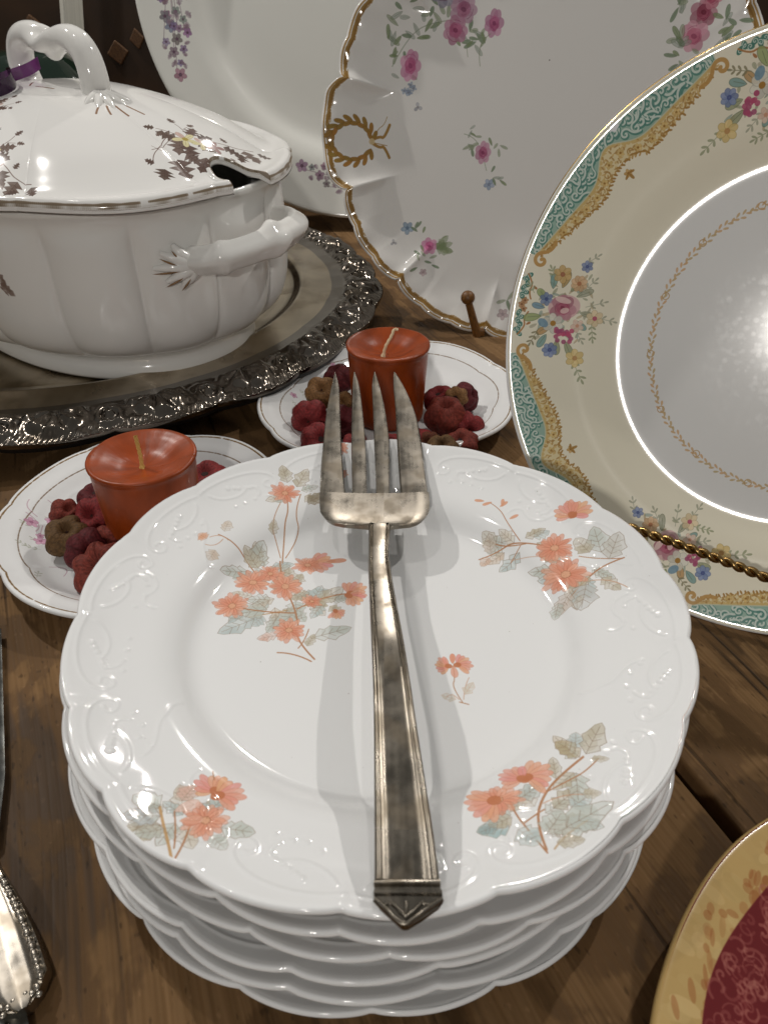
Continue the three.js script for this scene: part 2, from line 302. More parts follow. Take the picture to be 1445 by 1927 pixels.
// ------------------------------------------------------------------ stack of white scalloped plates
const S = { R: 0.102, n: 17, t0: 12 * D2R };
const sEdge = (t) => { const b = bay(t + 0.035 * Math.sin(3 * t + 0.4) + 0.02 * Math.sin(5 * t), 17, S.t0, 0.62); return 0.1002 + 0.0022 * b + 0.0007 * Math.sin(3 * t + 1) + 0.0004 * Math.sin(5 * t); };
const sProf = [[0, 0.0042], [0.3, 0.0041], [0.52, 0.0042], [0.605, 0.0047], [0.64, 0.0062], [0.675, 0.0092], [0.71, 0.0113], [0.745, 0.0126], [0.81, 0.0141], [0.88, 0.016], [0.945, 0.0184], [1, 0.0209]];
const sDisp = (t, f) => { const b = bay(t, 17, S.t0, 0.55); return sstep(f, 0.95, 1) * 0.0004 * (b - 0.6) + sstep(f, 0.7, 1) * (0.0005 * Math.sin(2 * t + 0.5) + 0.0004 * N3(Math.cos(t) * 2.2, Math.sin(t) * 2.2, f * 3)); };
const TEX_S = 0.114;
const scrollRelief = (g) => { // raised rococo scrolls and beads along the rim
  reseed(31);
  for (let k = 0; k < 17; k++) {
    const a0 = (12 + (k + 0.5) * 360 / 17) * D2R;
    g.save(); g.rotate(-a0); g.translate(-7.3, 0); // local: +x outwards
    const m = k % 2 ? 1 : -1; g.scale(1, m);
    g.strokeStyle = 'rgba(255,255,255,0.95)'; g.lineWidth = 0.75;
    g.beginPath(); g.moveTo(103, -17); g.bezierCurveTo(107, -9, 107, 7, 101, 13); g.bezierCurveTo(97, 17, 92, 13, 95, 10); g.bezierCurveTo(97, 8, 99, 10, 98, 12); g.stroke();
    g.lineWidth = 0.8; g.beginPath(); g.moveTo(101, -14); g.bezierCurveTo(97, -11, 95, -4, 98, 1); g.bezierCurveTo(100, 5, 95, 7, 93, 4); g.stroke();
    if (k % 3 === 0) { g.lineWidth = 0.75; g.beginPath(); g.moveTo(94, -10); g.bezierCurveTo(88, -8, 88, -1, 84, 2); g.bezierCurveTo(81, 4, 80, 7, 77, 6); g.stroke(); }
    if (k % 3 === 1) { g.lineWidth = 0.75; g.beginPath(); g.moveTo(95, 8); g.bezierCurveTo(89, 7, 87, 2, 90, -2); g.bezierCurveTo(92, -5, 88, -8, 85, -7); g.stroke(); }
    g.fillStyle = '#fff';
    for (let q = 0; q < 6; q++) { g.beginPath(); g.arc(101.5 - q * 0.9, -5 + q * 2.1 + rr(-0.4, 0.4), 0.95 - q * 0.07, 0, 7); g.fill(); }
    for (let q = 0; q < 4; q++) { g.beginPath(); g.arc(92 + rr(-1.5, 1.5), -8 + q * 5 + rr(-1, 1), 0.7, 0, 7); g.fill(); }
    g.restore();
  }
};
const reliefTex = bumpTex(1400, TEX_S * 1000, scrollRelief, 2);
const topPrint = (() => {
  const [c, g] = mmCanvas(2048, TEX_S * 1000, WHITE); reseed(5); g.translate(-1, -6);
  const BR = rgba(176, 126, 90, 0.9), BRp = rgba(196, 150, 120, 0.75), GR = rgba(190, 194, 188, 0.62), GRe = rgba(138, 116, 98, 0.8), OL = rgba(186, 176, 156, 0.6), GB = rgba(184, 194, 192, 0.7);
  const fill = (cx, cy, w, h, n) => { for (let k = 0; k < n; k++) { const a = rr(0, 6.28), q = Math.sqrt(rnd()), x = cx + Math.cos(a) * w * q, y = cy + Math.sin(a) * h * q; lobedLeaf(g, x, y, Math.atan2(y - cy, x - cx) + rr(-0.7, 0.7), rr(6, 11), rr(2.2, 3.6), [GR, OL, GB, rgba(206, 196, 180, 0.5)][k % 4], GRe, 3, 0.4); } };
  fill(-36, -14, 14, 12, 26); fill(-44, -30, 7, 6, 8); fill(-20, -14, 6, 6, 6); fill(-33, -68, 5, 5, 5); fill(76, -20, 9, 9, 12); fill(56, -37, 8, 4, 7); fill(-50, 82, 8, 6, 11); fill(44, 80, 10, 6, 11); fill(58, 62, 4, 5, 5);
  // bouquet A: large, behind left
  stem(g, [[-38, -65], [-36, -58], [-38, -50], [-37, -33]], 0.48, BR); stem(g, [[-32, -66], [-34, -56], [-31, -50], [-36, -36]], 0.41, BR); stem(g, [[-40, -60], [-43, -50], [-40, -43], [-38, -36]], 0.31, BR);
  stem(g, [[-62, -40], [-56, -38], [-50, -32], [-46, -26]], 0.48, BR); stem(g, [[-65, -38], [-61, -41], [-58, -38]], 0.34, BRp); stem(g, [[-66, -34], [-62, -33], [-60, -38]], 0.34, BRp);
  stem(g, [[-22, -11], [-17, -16], [-10, -16]], 0.41, BR); stem(g, [[-32, -6], [-29, 2], [-26, 10], [-21, 16]], 0.61, BR); stem(g, [[-24, 2], [-25, 8], [-27, 11]], 0.41, BR); stem(g, [[-34, 13], [-28, 13], [-22, 17]], 0.54, BR); stem(g, [[-46, -4], [-38, -6], [-30, -8], [-20, -12]], 0.54, rgba(186, 148, 104, 0.8));
  for (const [x, y, a, l, w, f] of [[-38, -72, -1.9, 9, 3.4, OL], [-34, -70, -1.2, 11, 3.6, OL], [-29, -62, -0.6, 10, 3, rgba(150, 140, 118, 0.6)], [-48, -30, -1.35, 13, 4, GR], [-46, -30, -2.2, 10, 3.6, OL], [-50, -28, 2.8, 10, 3, GR], [-42, -28, -0.4, 9, 2.6, GR], [-40, -8, 2.9, 15, 5.2, GR], [-44, -3, 2.6, 14, 4.4, GB], [-28, -8, 2.3, 13, 4.6, GR], [-24, -10, -0.7, 15, 4.4, OL], [-24, -12, -1.2, 9, 3.4, GB], [-22, 6, -0.35, 14, 3.6, GR], [-30, -12, 1.4, 8, 4, GR], [-35, 5, 2.9, 7, 2.4, rgba(214, 176, 162, 0.6)], [-66, -37, -2.6, 4, 2.6, rgba(222, 170, 140, 0.8)], [-60, -42, -1.4, 6, 2.6, rgba(206, 190, 172, 0.5)], [-62, -32, 1.9, 5.5, 2.6, rgba(206, 190, 172, 0.6)], [-42, -46, -1.5, 6, 2, OL], [-24, 10, -1.2, 6, 2, OL]]) lobedLeaf(g, x, y, a, l, w, f, GRe, 3, 0.28);
  stem(g, [[-28, 0], [-30, -10], [-36, -20], [-38, -34]], 0.6, BR); stem(g, [[-30, -6], [-40, -6], [-52, -9]], 0.6, BR); stem(g, [[-29, -8], [-22, -14], [-12, -16]], 0.55, BR); daisy(g, -41, -27, 5.6, 0.85, 0.5, 9); daisy(g, -24, -12, 4.4, 0.8, 0.5, 8);
  halfDaisy(g, -25, -33, 8.5, -0.15); daisy(g, -27, -32, 6.6, 0.75, 0.2, 10); petal(g, -20, -34, -0.1, 8, 2.4, rgba(205, 140, 112, 0.8), BRp);
  daisy(g, -47, -22, 7.6, 0.9, 0.3); daisy(g, -34.5, -20, 7.8, 0.92, 0.8, 10, 6); daisy(g, -53, -9.5, 7, 1, 0.1, 10); daisy(g, -31, 2.5, 6.8, 0.9, 0.4, 10); daisy(g, -38.5, -66, 6.8, 0.9, 0.3, 9);
  halfDaisy(g, -10, -16, 7.4, -0.9); halfDaisy(g, -10.5, -15, 6.6, 0.5); halfDaisy(g, -15, -7, 4.6, 1.1);
  // bouquet B: behind right
  stem(g, [[46, -60], [50, -56], [52, -48], [56, -39]], 0.34, BR); stem(g, [[40, -35], [48, -39], [56, -39], [68, -32]], 0.54, BR); stem(g, [[44, -44], [50, -38], [58, -37]], 0.41, BR); stem(g, [[52, -32], [56, -37]], 0.34, BR); stem(g, [[66, -28], [58, -32], [52, -33]], 0.24, BRp);
  stem(g, [[91, -21], [84, -20], [76, -14], [70, -8]], 0.61, BR); stem(g, [[90, -21], [82, -23], [76, -26]], 0.41, BR); stem(g, [[76, -13], [84, -14], [89, -7]], 0.41, BRp); stem(g, [[76, -10], [70, -8], [66, -4]], 0.31, BRp);
  for (const [x, y, a, l, w, f] of [[47, -41, -2.2, 8, 3, OL], [45, -38, -1.6, 8, 2.8, rgba(206, 196, 184, 0.6)], [50, -37, 2.6, 9, 2.8, rgba(208, 190, 172, 0.6)], [44, -36, 2.2, 6, 2.4, rgba(212, 180, 158, 0.6)], [84, -26, -1.6, 13, 4.6, GR], [80, -27, -2, 9, 4, OL], [86, -22, -1.1, 13, 4.8, rgba(196, 192, 184, 0.6)], [76, -12, 1.9, 12, 5, rgba(190, 192, 190, 0.68)], [70, -10, 2.2, 9, 3.4, rgba(206, 196, 184, 0.6)], [78, -16, 2.7, 9, 3, OL], [66, -8, 1.9, 7, 2.6, GR]]) lobedLeaf(g, x, y, a, l, w, f, GRe, 3, 0.25);
  for (const [x, y, a] of [[47, -60, 2.9], [44, -61, 3.4], [51, -57, -1.4], [50, -57, -0.6], [53, -50, -0.4]]) simpleLeaf(g, x, y, a, 4, 1.3, rgba(222, 160, 130, 0.85), BRp);
  halfDaisy(g, 77, -47, 8, -0.6); halfDaisy(g, 77, -47, 7.6, -2.2); daisy(g, 68, -32, 8, 0.95, 0.2); daisy(g, 70, -18.5, 9, 0.92, 0.7, 12);
  // C: small sprig in the well
  stem(g, [[26, 19], [26.5, 24], [25, 28], [28, 34]], 0.31, BR); stem(g, [[23, 32], [25, 30], [27, 33]], 0.27, BRp); stem(g, [[31, 24], [29, 28], [28.5, 33]], 0.27, BRp); stem(g, [[30, 35], [27, 34]], 0.34, BR);
  halfDaisy(g, 24.5, 19, 5.2, 3.3); halfDaisy(g, 27.5, 18.5, 5.6, -0.25); petal(g, 26, 18, -1.5, 4.5, 1.8, rgba(224, 150, 124, 0.9), BRp); petal(g, 26, 19, 1.5, 5, 2.2, rgba(222, 162, 140, 0.8), BRp);
  lobedLeaf(g, 26, 33, 3.5, 5, 2, rgba(208, 196, 180, 0.5), BRp, 2); lobedLeaf(g, 29, 31, -1, 6, 2, rgba(208, 196, 180, 0.5), BRp, 2);
  // D: front left
  stem(g, [[-57, 79], [-55, 84], [-52, 90], [-49, 97]], 0.75, rgba(192, 150, 98, 0.85)); stem(g, [[-48, 84], [-48, 90], [-49, 96]], 0.54, BR); stem(g, [[-53, 80], [-51, 86], [-50, 92]], 0.41, BR);
  for (const [x, y, a, l, w, f] of [[-57, 79, -2.8, 8, 4, GR], [-56, 82, 3.0, 9, 3.8, rgba(184, 190, 190, 0.6)], [-54, 86, 2.7, 8, 3, GR], [-40, 84, 0.1, 9, 3.4, GR], [-42, 87, 0.7, 6, 2.8, GR], [-50, 76, -2.2, 6, 3, rgba(216, 190, 176, 0.6)], [-52, 76, -1.2, 6, 3, rgba(216, 176, 160, 0.6)]]) lobedLeaf(g, x, y, a, l, w, f, GRe, 3, 0.25);
  halfDaisy(g, -44, 72, 7, -2.3); halfDaisy(g, -43, 73.5, 8, -0.35); daisy(g, -44.5, 82, 6.6, 1, 0.2); petal(g, -53, 80, -0.6, 7, 3, rgba(232, 196, 182, 0.7), BRp); petal(g, -51, 83, -0.2, 6, 2.6, rgba(226, 170, 148, 0.7), BRp); stem(g, [[-46, 65], [-45, 68]], 0.34, BR);
  // E: front right
  stem(g, [[44, 91], [43, 82], [46, 74], [52, 67], [60, 61]], 0.68, BR); stem(g, [[44, 92], [41, 85], [38, 79], [37, 74]], 0.54, BR); stem(g, [[46, 91], [50, 86], [56, 83]], 0.54, rgba(190, 160, 124, 0.8)); stem(g, [[48, 72], [54, 69], [60, 66], [64, 62]], 0.41, BR); stem(g, [[46, 76], [52, 73], [57, 74]], 0.34, BRp); stem(g, [[40, 82], [44, 79], [46, 78]], 0.41, BR);
  for (const [x, y, a, l, w, f] of [[61, 60, -1.0, 13, 4, OL], [59, 61, -2.2, 9, 3.4, rgba(178, 162, 130, 0.65)], [51, 68, -1.5, 8, 2.2, OL], [36, 83, 3.0, 9, 3.2, rgba(164, 186, 186, 0.75)], [33, 82, 2.7, 6, 2, rgba(150, 170, 170, 0.7)], [38, 84, 0.8, 7, 4, GB], [47, 86, -0.45, 19, 5, GR], [45, 86, -0.9, 9, 4, GR], [47, 89, 0, 7, 2.4, OL], [57, 74, 0, 5, 2, OL], [40, 74, -0.6, 9, 2.8, rgba(178, 186, 180, 0.6)], [37, 80, 2.8, 7, 2.8, OL], [62, 62, 0.1, 5, 1.4, OL]]) lobedLeaf(g, x, y, a, l, w, f, GRe, 3, 0.25);
  halfDaisy(g, 43, 66.5, 8, -0.1); halfDaisy(g, 42, 67, 7.6, -2.5); daisy(g, 34, 74, 7.8, 0.72, -0.3, 11); halfDaisy(g, 33, 74, 8.2, 2.8);
  // F: sprig behind the tines
  daisy(g, -17, -92, 5, 0.8, 0.2, 9); stem(g, [[-18, -88], [-15, -80], [-16, -72]], 0.41, BR); daisy(g, -16, -79, 4, 0.8, 0.3, 8);
  // fine extra stems, buds and outlined leaves round the bouquets
  const wisps = (cx, cy, w, h, n) => { for (let k = 0; k < n; k++) { const x = cx + rr(-w, w), y = cy + rr(-h, h), a = rr(0, 6.28), l = rr(4, 9); stem(g, [[x, y], [x + Math.cos(a) * l * 0.5 + rr(-1, 1), y + Math.sin(a) * l * 0.5], [x + Math.cos(a) * l, y + Math.sin(a) * l]], 0.19, rgba(188, 140, 104, 0.6)); const q = rnd(); if (q < 0.55) lobedLeaf(g, x + Math.cos(a) * l, y + Math.sin(a) * l, a + rr(-0.6, 0.6), rr(3, 6), rr(1.2, 2), q < 0.3 ? rgba(206, 200, 186, 0.35) : OL, rgba(150, 126, 106, 0.6), 2, 0.3); else simpleLeaf(g, x + Math.cos(a) * l, y + Math.sin(a) * l, a, rr(1.8, 3), 0.9, rgba(220, 160, 132, 0.75), BRp); } };
  
  // specks in the glaze
  for (let k = 0; k < 40; k++) { const a = rr(0, 6.28), r = Math.sqrt(rnd()) * 100; g.fillStyle = rgba(120, 112, 104, rr(0.2, 0.5)); g.beginPath(); g.arc(Math.cos(a) * r, Math.sin(a) * r, rr(0.08, 0.22), 0, 7); g.fill(); }
  return canvasTex(c);
})();
{
  const mats = [0, 1].map((k) => glaze({ map: k ? topPrint : null, color: k ? 0xffffff : new THREE.Color(WHITE), bumpMap: reliefTex, bumpScale: 0.0003, roughness: 0.06 }));
  const geo = plateGeo({ edge: sEdge, R: S.R, prof: sProf, thick: 0.0026, foot: [0.56, -0.0002], disp: sDisp, texHalf: TEX_S, nu: 510, from: 0.86 });
  reseed(77);
  const offs = [[-0.0058, -0.0024], [-0.0046, -0.0016], [-0.0064, -0.0018], [-0.0026, -0.0012], [-0.0028, -0.0008], [-0.0017, 0.0002]];
  const names = ['lowest white scalloped plate of the stack, resting on the wood', 'second white scalloped plate from the bottom of the stack', 'third white scalloped plate from the bottom of the stack', 'fourth white scalloped plate, third from the top of the stack', 'fifth white scalloped plate, directly under the flowered top plate', 'top white scalloped plate with salmon flower sprays, under the serving fork'];
  let first = null;
  for (let k = 0; k < 6; k++) {
    const top = k === 5, y = 0.0002 + k * 0.0107, pos = [offs[k][0], y + k * 0.00072, -0.1945 + offs[k][1]];
    let t;
    if (k === 0) { t = thing('scalloped_plate', names[k], 'plate', pos, 'stacked white scalloped plates'); part('plate_body', geo, mats[0], t); first = t; }
    else t = cloneThing(first, 'scalloped_plate', names[k], pos);
    if (top) { t.children[0].material = mats[1]; t.rotation.set(0, 0, 0); } else t.rotation.set(0, rr(0, 6.28), 0); t.rotation.set(k * 0.4 * D2R, t.rotation.y, 0, 'XYZ'); { const q = top ? 1 : 1.032 - 0.005 * k; t.scale.set(q, 1, q); };
  }
}

// ------------------------------------------------------------------ serving fork bridging the top plate
const silverTex = (() => {
  const f = (u, v) => { const b = fbm(u * 9, v * 9, 3, 5), s = N3(u * 70, v * 5, 1), p = fbm(u * 30, v * 30, 8, 3), st = sstep(fbm(u * 8, v * 8, 21, 4), -0.02, 0.3); return [b, s, p, st]; };
  const map = dataTex(1024, 1024, (u, v) => { const [b, s, p, st] = f(u, v), k = 0.78 + 0.18 * b + 0.03 * s + 0.05 * p - 0.12 * st; return [k, k * (0.965 - 0.02 * st), k * (0.915 - 0.05 * st)]; }, true);
  const rough = dataTex(1024, 1024, (u, v) => { const [b, s, p, st] = f(u, v), k = 0.29 + 0.12 * b + 0.04 * s + 0.07 * st + 0.07 * p; return [k, k, k]; });
  return { map, roughnessMap: rough, bumpMap: rough };
})();
const silver = (o = {}) => new THREE.MeshStandardMaterial({ ...silverTex, metalness: 1, roughness: 1, bumpScale: 0.00002, ...o });
{
  const O = [0, 0.0735, -0.2];
  const t = thing('serving_fork', 'tarnished silver four-tined serving fork lying across the top flowered plate', 'fork', O);
  const m = silver({ color: new THREE.Color().setRGB(0.41, 0.396, 0.37) }), mm = (x, y, z) => [x / 1000 - O[0], y / 1000 - O[1], z / 1000 - O[2]];
  // handle: raised moulding along both edges
  const st = [[-5.8, 2.5, 80.3, -236], [-5.7, 2.2, 81.0, -231], [-5.6, 1.9, 81.7, -226], [-5, 2.3, 83.1, -211.7], [-4.4, 3.5, 84, -196.6], [-3.7, 5.5, 85, -170.6], [-3.1, 7.4, 84.7, -149.9], [-2.8, 8.8, 84, -131.8], [-2.6, 10.5, 82.4, -116.9], [-2.4, 12.3, 80.6, -103.5], [-2.3, 13.2, 79.2, -97]];
  const crv = [0, 1, 2, 3].map((k) => smooth(st.map((s, i) => [i, s[k], 0]), 90));
  const cross = [[0, -1.0], [0.012, -0.2], [0.05, 0.25], [0.085, 0.3], [0.115, 0.05], [0.13, -0.2], [0.16, -0.05], [0.185, 0.1], [0.21, -0.12], [0.3, -0.06], [0.5, 0]];
  const full = [...cross, ...cross.slice(0, -1).reverse().map(([a, b]) => [1 - a, b])], bot = [[0.97, -2.0], [0.7, -2.4], [0.5, -2.5], [0.3, -2.4], [0.03, -2.0]];
  const sec = (l, r, y, z) => [...full, ...bot].map(([w, d]) => mm(lerp(l, r, w), y + d, z));
  const secs = []; for (let i = 0; i <= 90; i++) secs.push(sec(crv[0][i].y, crv[1][i].y, crv[2][i].y, crv[3][i].y));
  part('handle', flat(loft(secs), 0.75), m, t);
  // pointed end with two mouldings and a small palmette
  const end = []; for (const [l, r, y, z, k] of [[-2.35, 13.25, 79.1, -97.2, 0], [-2.5, 13.4, 79.5, -96.6, 0], [-2.5, 13.4, 79.5, -95.9, 0], [-2.3, 13.4, 78.6, -95.5, 0], [-2.3, 13.5, 78.6, -94.9, 0], [-2.5, 13.7, 79.2, -94.5, 0], [-2.5, 13.7, 79.1, -93.8, 0], [-2.4, 13.8, 78.3, -93.4, 0], [-2.3, 13.8, 78.1, -92.4, 0]]) end.push([[0, -1], [0.01, -0.1], [0.3, 0], [0.7, 0], [0.99, -0.1], [1, -1], [0.95, -2.2], [0.5, -2.5], [0.05, -2.2]].map(([w, d]) => mm(lerp(l, r, w), y + d, z)));
  const tipSecs = [...end]; for (const [l, r, y, z] of [[-1, 12.6, 77.8, -91], [1.6, 9.2, 77.3, -89], [4, 5.6, 76.9, -87.3]]) tipSecs.push([[0, -1], [0.01, -0.1], [0.3, 0], [0.7, 0], [0.99, -0.1], [1, -1], [0.95, -2.0], [0.5, -2.2], [0.05, -2.0]].map(([w, d]) => mm(lerp(l, r, w), y + d, z)));
  part('handle_end', flat(loft(tipSecs), 0.6), m, t);
  const orn = []; const bar = (P, r) => orn.push(tube(P.map((p) => mm(...p)), () => r / 1000, 24, 8));
  bar([[-2.2, 78.4, -92.6], [0.4, 78, -90.6], [2.6, 77.5, -88.6], [4.7, 77.2, -87.6], [7, 77.4, -88.8], [9.6, 78, -90.4], [13.6, 78.4, -92.7]], 0.62);
  for (const [x, dx] of [[5.2, 0], [3.2, -1.8], [7.4, 1.8]]) bar([[5, 77.7, -88.8], [x, 78.2, -90.6], [x + dx, 78.4, -92.2]], 0.42);
  for (const s of [-1, 1]) bar([[5.2 + s * 1.4, 77.9, -89.6], [5.2 + s * 3.6, 78.2, -91.8], [5.2 + s * 5.2, 78.2, -91.2], [5.2 + s * 4.4, 78.1, -90.6]], 0.36);
  part('palmette', mergeGeometries(orn), m, t);
  // head, hollowed a little, then four tines
  const hd = [[-5.8, 2.5, 80.6, -238], [-6, 2.8, 80.2, -236.4], [-10, 6, 79.6, -236.2], [-16, 10.4, 79.1, -237.4], [-19.8, 13.2, 78.9, -239], [-22.3, 15.2, 78.8, -241], [-24, 16.8, 78.8, -243.6], [-25, 17.7, 78.9, -246], [-25.6, 18.1, 79.2, -251], [-25.9, 18.25, 79.6, -256.5], [-26, 18.2, 79.75, -258.2]];
  hd[0] = [-5, 1.8, 80.2, -234.6];
  const hs = hd.map(([l, r, y, z]) => { const o = []; for (let k = 0; k <= 16; k++) { const w = k / 16, q = 2 * w - 1; o.push(mm(lerp(l, r, w), y - 0.9 * (1 - q * q) + (k % 16 ? 0 : -0.5), z)); } for (let k = 16; k >= 0; k--) { const w = k / 16, q = 2 * w - 1; o.push(mm(lerp(l, r, 0.02 + w * 0.96), y - 2.1 - 0.9 * (1 - q * q), z)); } return o; });
  part('head', flat(loft(hs), 0.7), m, t);
  const zs = [-256.6, -261.4, -275, -290.9, -312.5, -331.1, -338.9], ys = [79.55, 80.1, 81.7, 83.9, 87.9, 91.9, 93.7];
  const T = [[[-25.8, -26.1, -26.5, -26.5, -26, -24.4, -23.5], [-15.4, -15.9, -17.2, -18.6, -20, -21.4, -23.3]], [[-13.4, -13.1, -13.6, -14.2, -14.6, -14.7, -14.4], [-6.6, -6.9, -7.3, -8, -9.8, -11.9, -13.9]], [[-3.5, -3.3, -3.7, -4.3, -5, -5.6, -4.7], [2.4, 2.4, 2.4, 2.4, 0.5, -2.4, -4.2]], [[6.8, 6.6, 6.1, 5.7, 5.2, 4.4, 4.7], [18.1, 17.7, 17, 16.3, 13.9, 8.7, 5.2]]];
  for (const [A, B] of T) {
    const ca = smooth(zs.map((z, i) => [z, A[i], ys[i]]), 60), cb = smooth(zs.map((z, i) => [z, B[i], ys[i]]), 60), ss = [];
    for (let i = 0; i <= 60; i++) { const l = ca[i].y, r = cb[i].y, y = ca[i].z, z = (ca[i].x + cb[i].x) / 2, q = lerp(1.8, 0.9, i / 60); ss.push([[0, -0.6 * q], [0.06, -0.12], [0.2, 0], [0.5, 0.03], [0.8, 0], [0.94, -0.12], [1, -0.6 * q], [0.9, -q], [0.1, -q]].map(([w, d]) => { const x = lerp(l, r, w), qx = (x + 3.85) / 22, fade = 1 - sstep(i, 2, 34); return mm(x, y - 0.9 * (1 - qx * qx) * fade - 0.2 * (i < 5 ? (5 - i) / 5 : 0) + d, z); })); }
    part('tine', flat(loft(ss), 0.7), m, t);
  }
}

// ------------------------------------------------------------------ two small lobed plates with candles and dried pods
const oval = (a, b, rot, amp, n, ph) => (t) => { const q = t - rot, c = Math.cos(q) / a, s = Math.sin(q) / b; return (1 / Math.sqrt(c * c + s * s)) * (1 + amp * (Math.pow(Math.abs(Math.sin(n * t / 2 + ph)), 0.7) - 0.6)); };
const goldLine = (g, edge, off, w, col, wear = 0.25) => { g.strokeStyle = col; const st = 500; for (let i = 0; i < st; i++) { if (rnd() < wear * 0.3) continue; g.lineWidth = w * rr(0.7, 1.15); g.beginPath(); for (let k = 0; k <= 2; k++) { const t = (i + k * 0.6) / st * Math.PI * 2, r = edge(t) * 1000 - off; g.lineTo(Math.cos(t) * r, -Math.sin(t) * r); } g.stroke(); } };
function candlePlate(label, pos, edge, sprayAt) {
  const [c, g] = mmCanvas(1024, 100, WHITE); reseed(sprayAt + 3);
  goldLine(g, edge, 1.2, 0.8, rgba(120, 92, 54, 0.85)); goldLine(g, (t) => edge(t) * 0.86, 1, 0.6, rgba(122, 102, 84, 0.8));
  const sa = sprayAt * D2R; g.save(); g.rotate(-sa);
  for (let k = 0; k < 26; k++) { const x = rr(26, 62), y = rr(-34, 34); const q = rnd(); if (q < 0.5) blossom(g, x, y, rr(2, 3.8), [198, 146, 172], [150, 90, 120, 0.7]); else if (q < 0.75) sprig(g, x, y, rr(0, 6.28), 5, rgba(152, 156, 136, 0.5), 2, 2.2); else stem(g, [[x, y], [x + rr(-6, 6), y + rr(2, 8)], [x + rr(-8, 8), y + rr(8, 14)]], 0.5, rgba(170, 120, 140, 0.5)); }
  g.restore();
  const t = thing('saucer', label, 'saucer', pos, 'lobed gold-lined saucers under the candles');
  part('saucer_body', plateGeo({ edge, R: 0.08, prof: [[0, 0.0052], [0.4, 0.005], [0.62, 0.0054], [0.74, 0.0075], [0.83, 0.0118], [0.87, 0.0134], [0.94, 0.0148], [1, 0.0165]], thick: 0.0028, foot: [0.5, -0.001], disp: (tt, f) => 0.0009 * sstep(f, 0.7, 1) * Math.sin(6 * tt + 1), texHalf: 0.1, nu: 240, from: 0.3 }), glaze({ map: canvasTex(c), roughness: 0.1 }), t);
  return t;
}
candlePlate('white gold-lined saucer at the left, under the nearer candle', [-0.1238, 0.0012, -0.3306], oval(0.081, 0.0765, -1.2, 0.03, 8, 0.3), 205);
candlePlate('white gold-lined saucer behind the fork tines, under the farther candle', [0.0045, 0.0012, -0.4659], oval(0.0895, 0.0795, 0.75, 0.03, 8, 0.9), 150);

const waxTex = dataTex(256, 256, (u, v) => { const k = 0.9 + 0.22 * fbm(u * 9, v * 5, 2, 4), d = sstep(fbm(u * 30, v * 26, 6, 3), 0.3, 0.5) * 0.1; return [k + d, k * 0.97 + d, k * 0.9 + d]; }, true);
const wax = new THREE.MeshPhysicalMaterial({ color: new THREE.Color().setRGB(0.34, 0.06, 0.009), map: waxTex, roughness: 0.34, ior: 1.42, specularIntensity: 0.8, sheen: 0.3, sheenRoughness: 0.5, sheenColor: new THREE.Color(0.5, 0.12, 0.02), bumpMap: waxTex, bumpScale: 0.0004 });
const wickMat = new THREE.MeshStandardMaterial({ color: 0xc9a55c, roughness: 0.9 }), wickPale = new THREE.MeshStandardMaterial({ color: 0xd8c3a0, roughness: 0.9 });
function candle(label, pos, wickPts, wm, dip) {
  const t = thing('candle', label, 'candle', pos, 'orange votive candles');
  const P = smooth([[0.0005, 0.0485 - dip], [0.005, 0.0485 - dip * 0.95], [0.011, 0.0492 - dip * 0.85], [0.0165, 0.0502 - dip * 0.42], [0.0195, 0.0505 - dip * 0.14], [0.0222, 0.0508], [0.0252, 0.0516], [0.0262, 0.0511], [0.0262, 0.0498], [0.0255, 0.0484], [0.0251, 0.043], [0.0244, 0.03], [0.0234, 0.012], [0.0228, 0.002], [0.0212, 0], [0.0005, 0]], 110);
  part('wax', grid(96, 110, (u, v, i, j) => { const a = u * 6.2832, w = 1 + 0.006 * Math.sin(2 * a + 1) + 0.0035 * N3(Math.cos(a) * 2, Math.sin(a) * 2, v * 6); const p = P[j]; return [Math.cos(a) * p.x * w, p.y + (j < 70 && j > 2 ? 0.00022 * N3(Math.cos(a) * p.x * 120, Math.sin(a) * p.x * 120, 2) : 0), -Math.sin(a) * p.x * w, u * 2, v]; }, true), wax, t);
  part('wick', tube(wickPts, (v, a) => 0.00092 * (1 + 0.2 * Math.sin(a * 3 + v * 40)) * (v < 0.12 ? 1.7 - v * 5 : 1), 40, 10), wm, t);
}
candle('nearer orange votive candle with an upright tan wick, left of the plate stack', [-0.118, 0.0066, -0.321], [[-0.0005, 0.044, 0.001], [-0.0005, 0.05, 0], [-0.001, 0.056, -0.001], [-0.0012, 0.0615, -0.001]], wickMat, 0.0038);
candle('farther orange votive candle with a bent pale wick, behind the fork tines', [0.0025, 0.0066, -0.4536], [[-0.003, 0.044, 0.004], [-0.0015, 0.05, 0.0025], [0.002, 0.0555, -0.0005], [0.0042, 0.0592, -0.003], [0.0062, 0.0588, -0.003]], wickPale, 0.0045);

// dried pods: lobed, dimpled, in three shapes
const podGeo = [0, 1, 2, 3].map((k) => grid(48, 32, (u, v) => {
  const n = [5, 6, 5, 7][k], a = u * 6.2832, ph = v * Math.PI, s = Math.sin(ph), c = Math.cos(ph);
  const lob = Math.pow(Math.abs(Math.cos(n * a / 2 + k)), 0.55), irr = 0.12 * N3(Math.cos(a) * 1.5 + k * 9, c * 1.5, Math.sin(a) * 1.5) + 0.012 * N3(a * 9, c * 2 + k, 3);
  const r = 1 * (0.82 + 0.23 * lob * Math.pow(s, 0.6) + irr), dim = Math.exp(-Math.pow(s / [0.34, 0.42, 0.3, 0.5][k], 2));
  const y = [0.84, 0.74, 0.92, 0.68][k] * c * (1 - (c > 0 ? 0.62 : 0.35) * dim);
  return [Math.cos(a) * s * r, y * (1 + irr), -Math.sin(a) * s * r, u * 3, v * 1.5];
}, true));
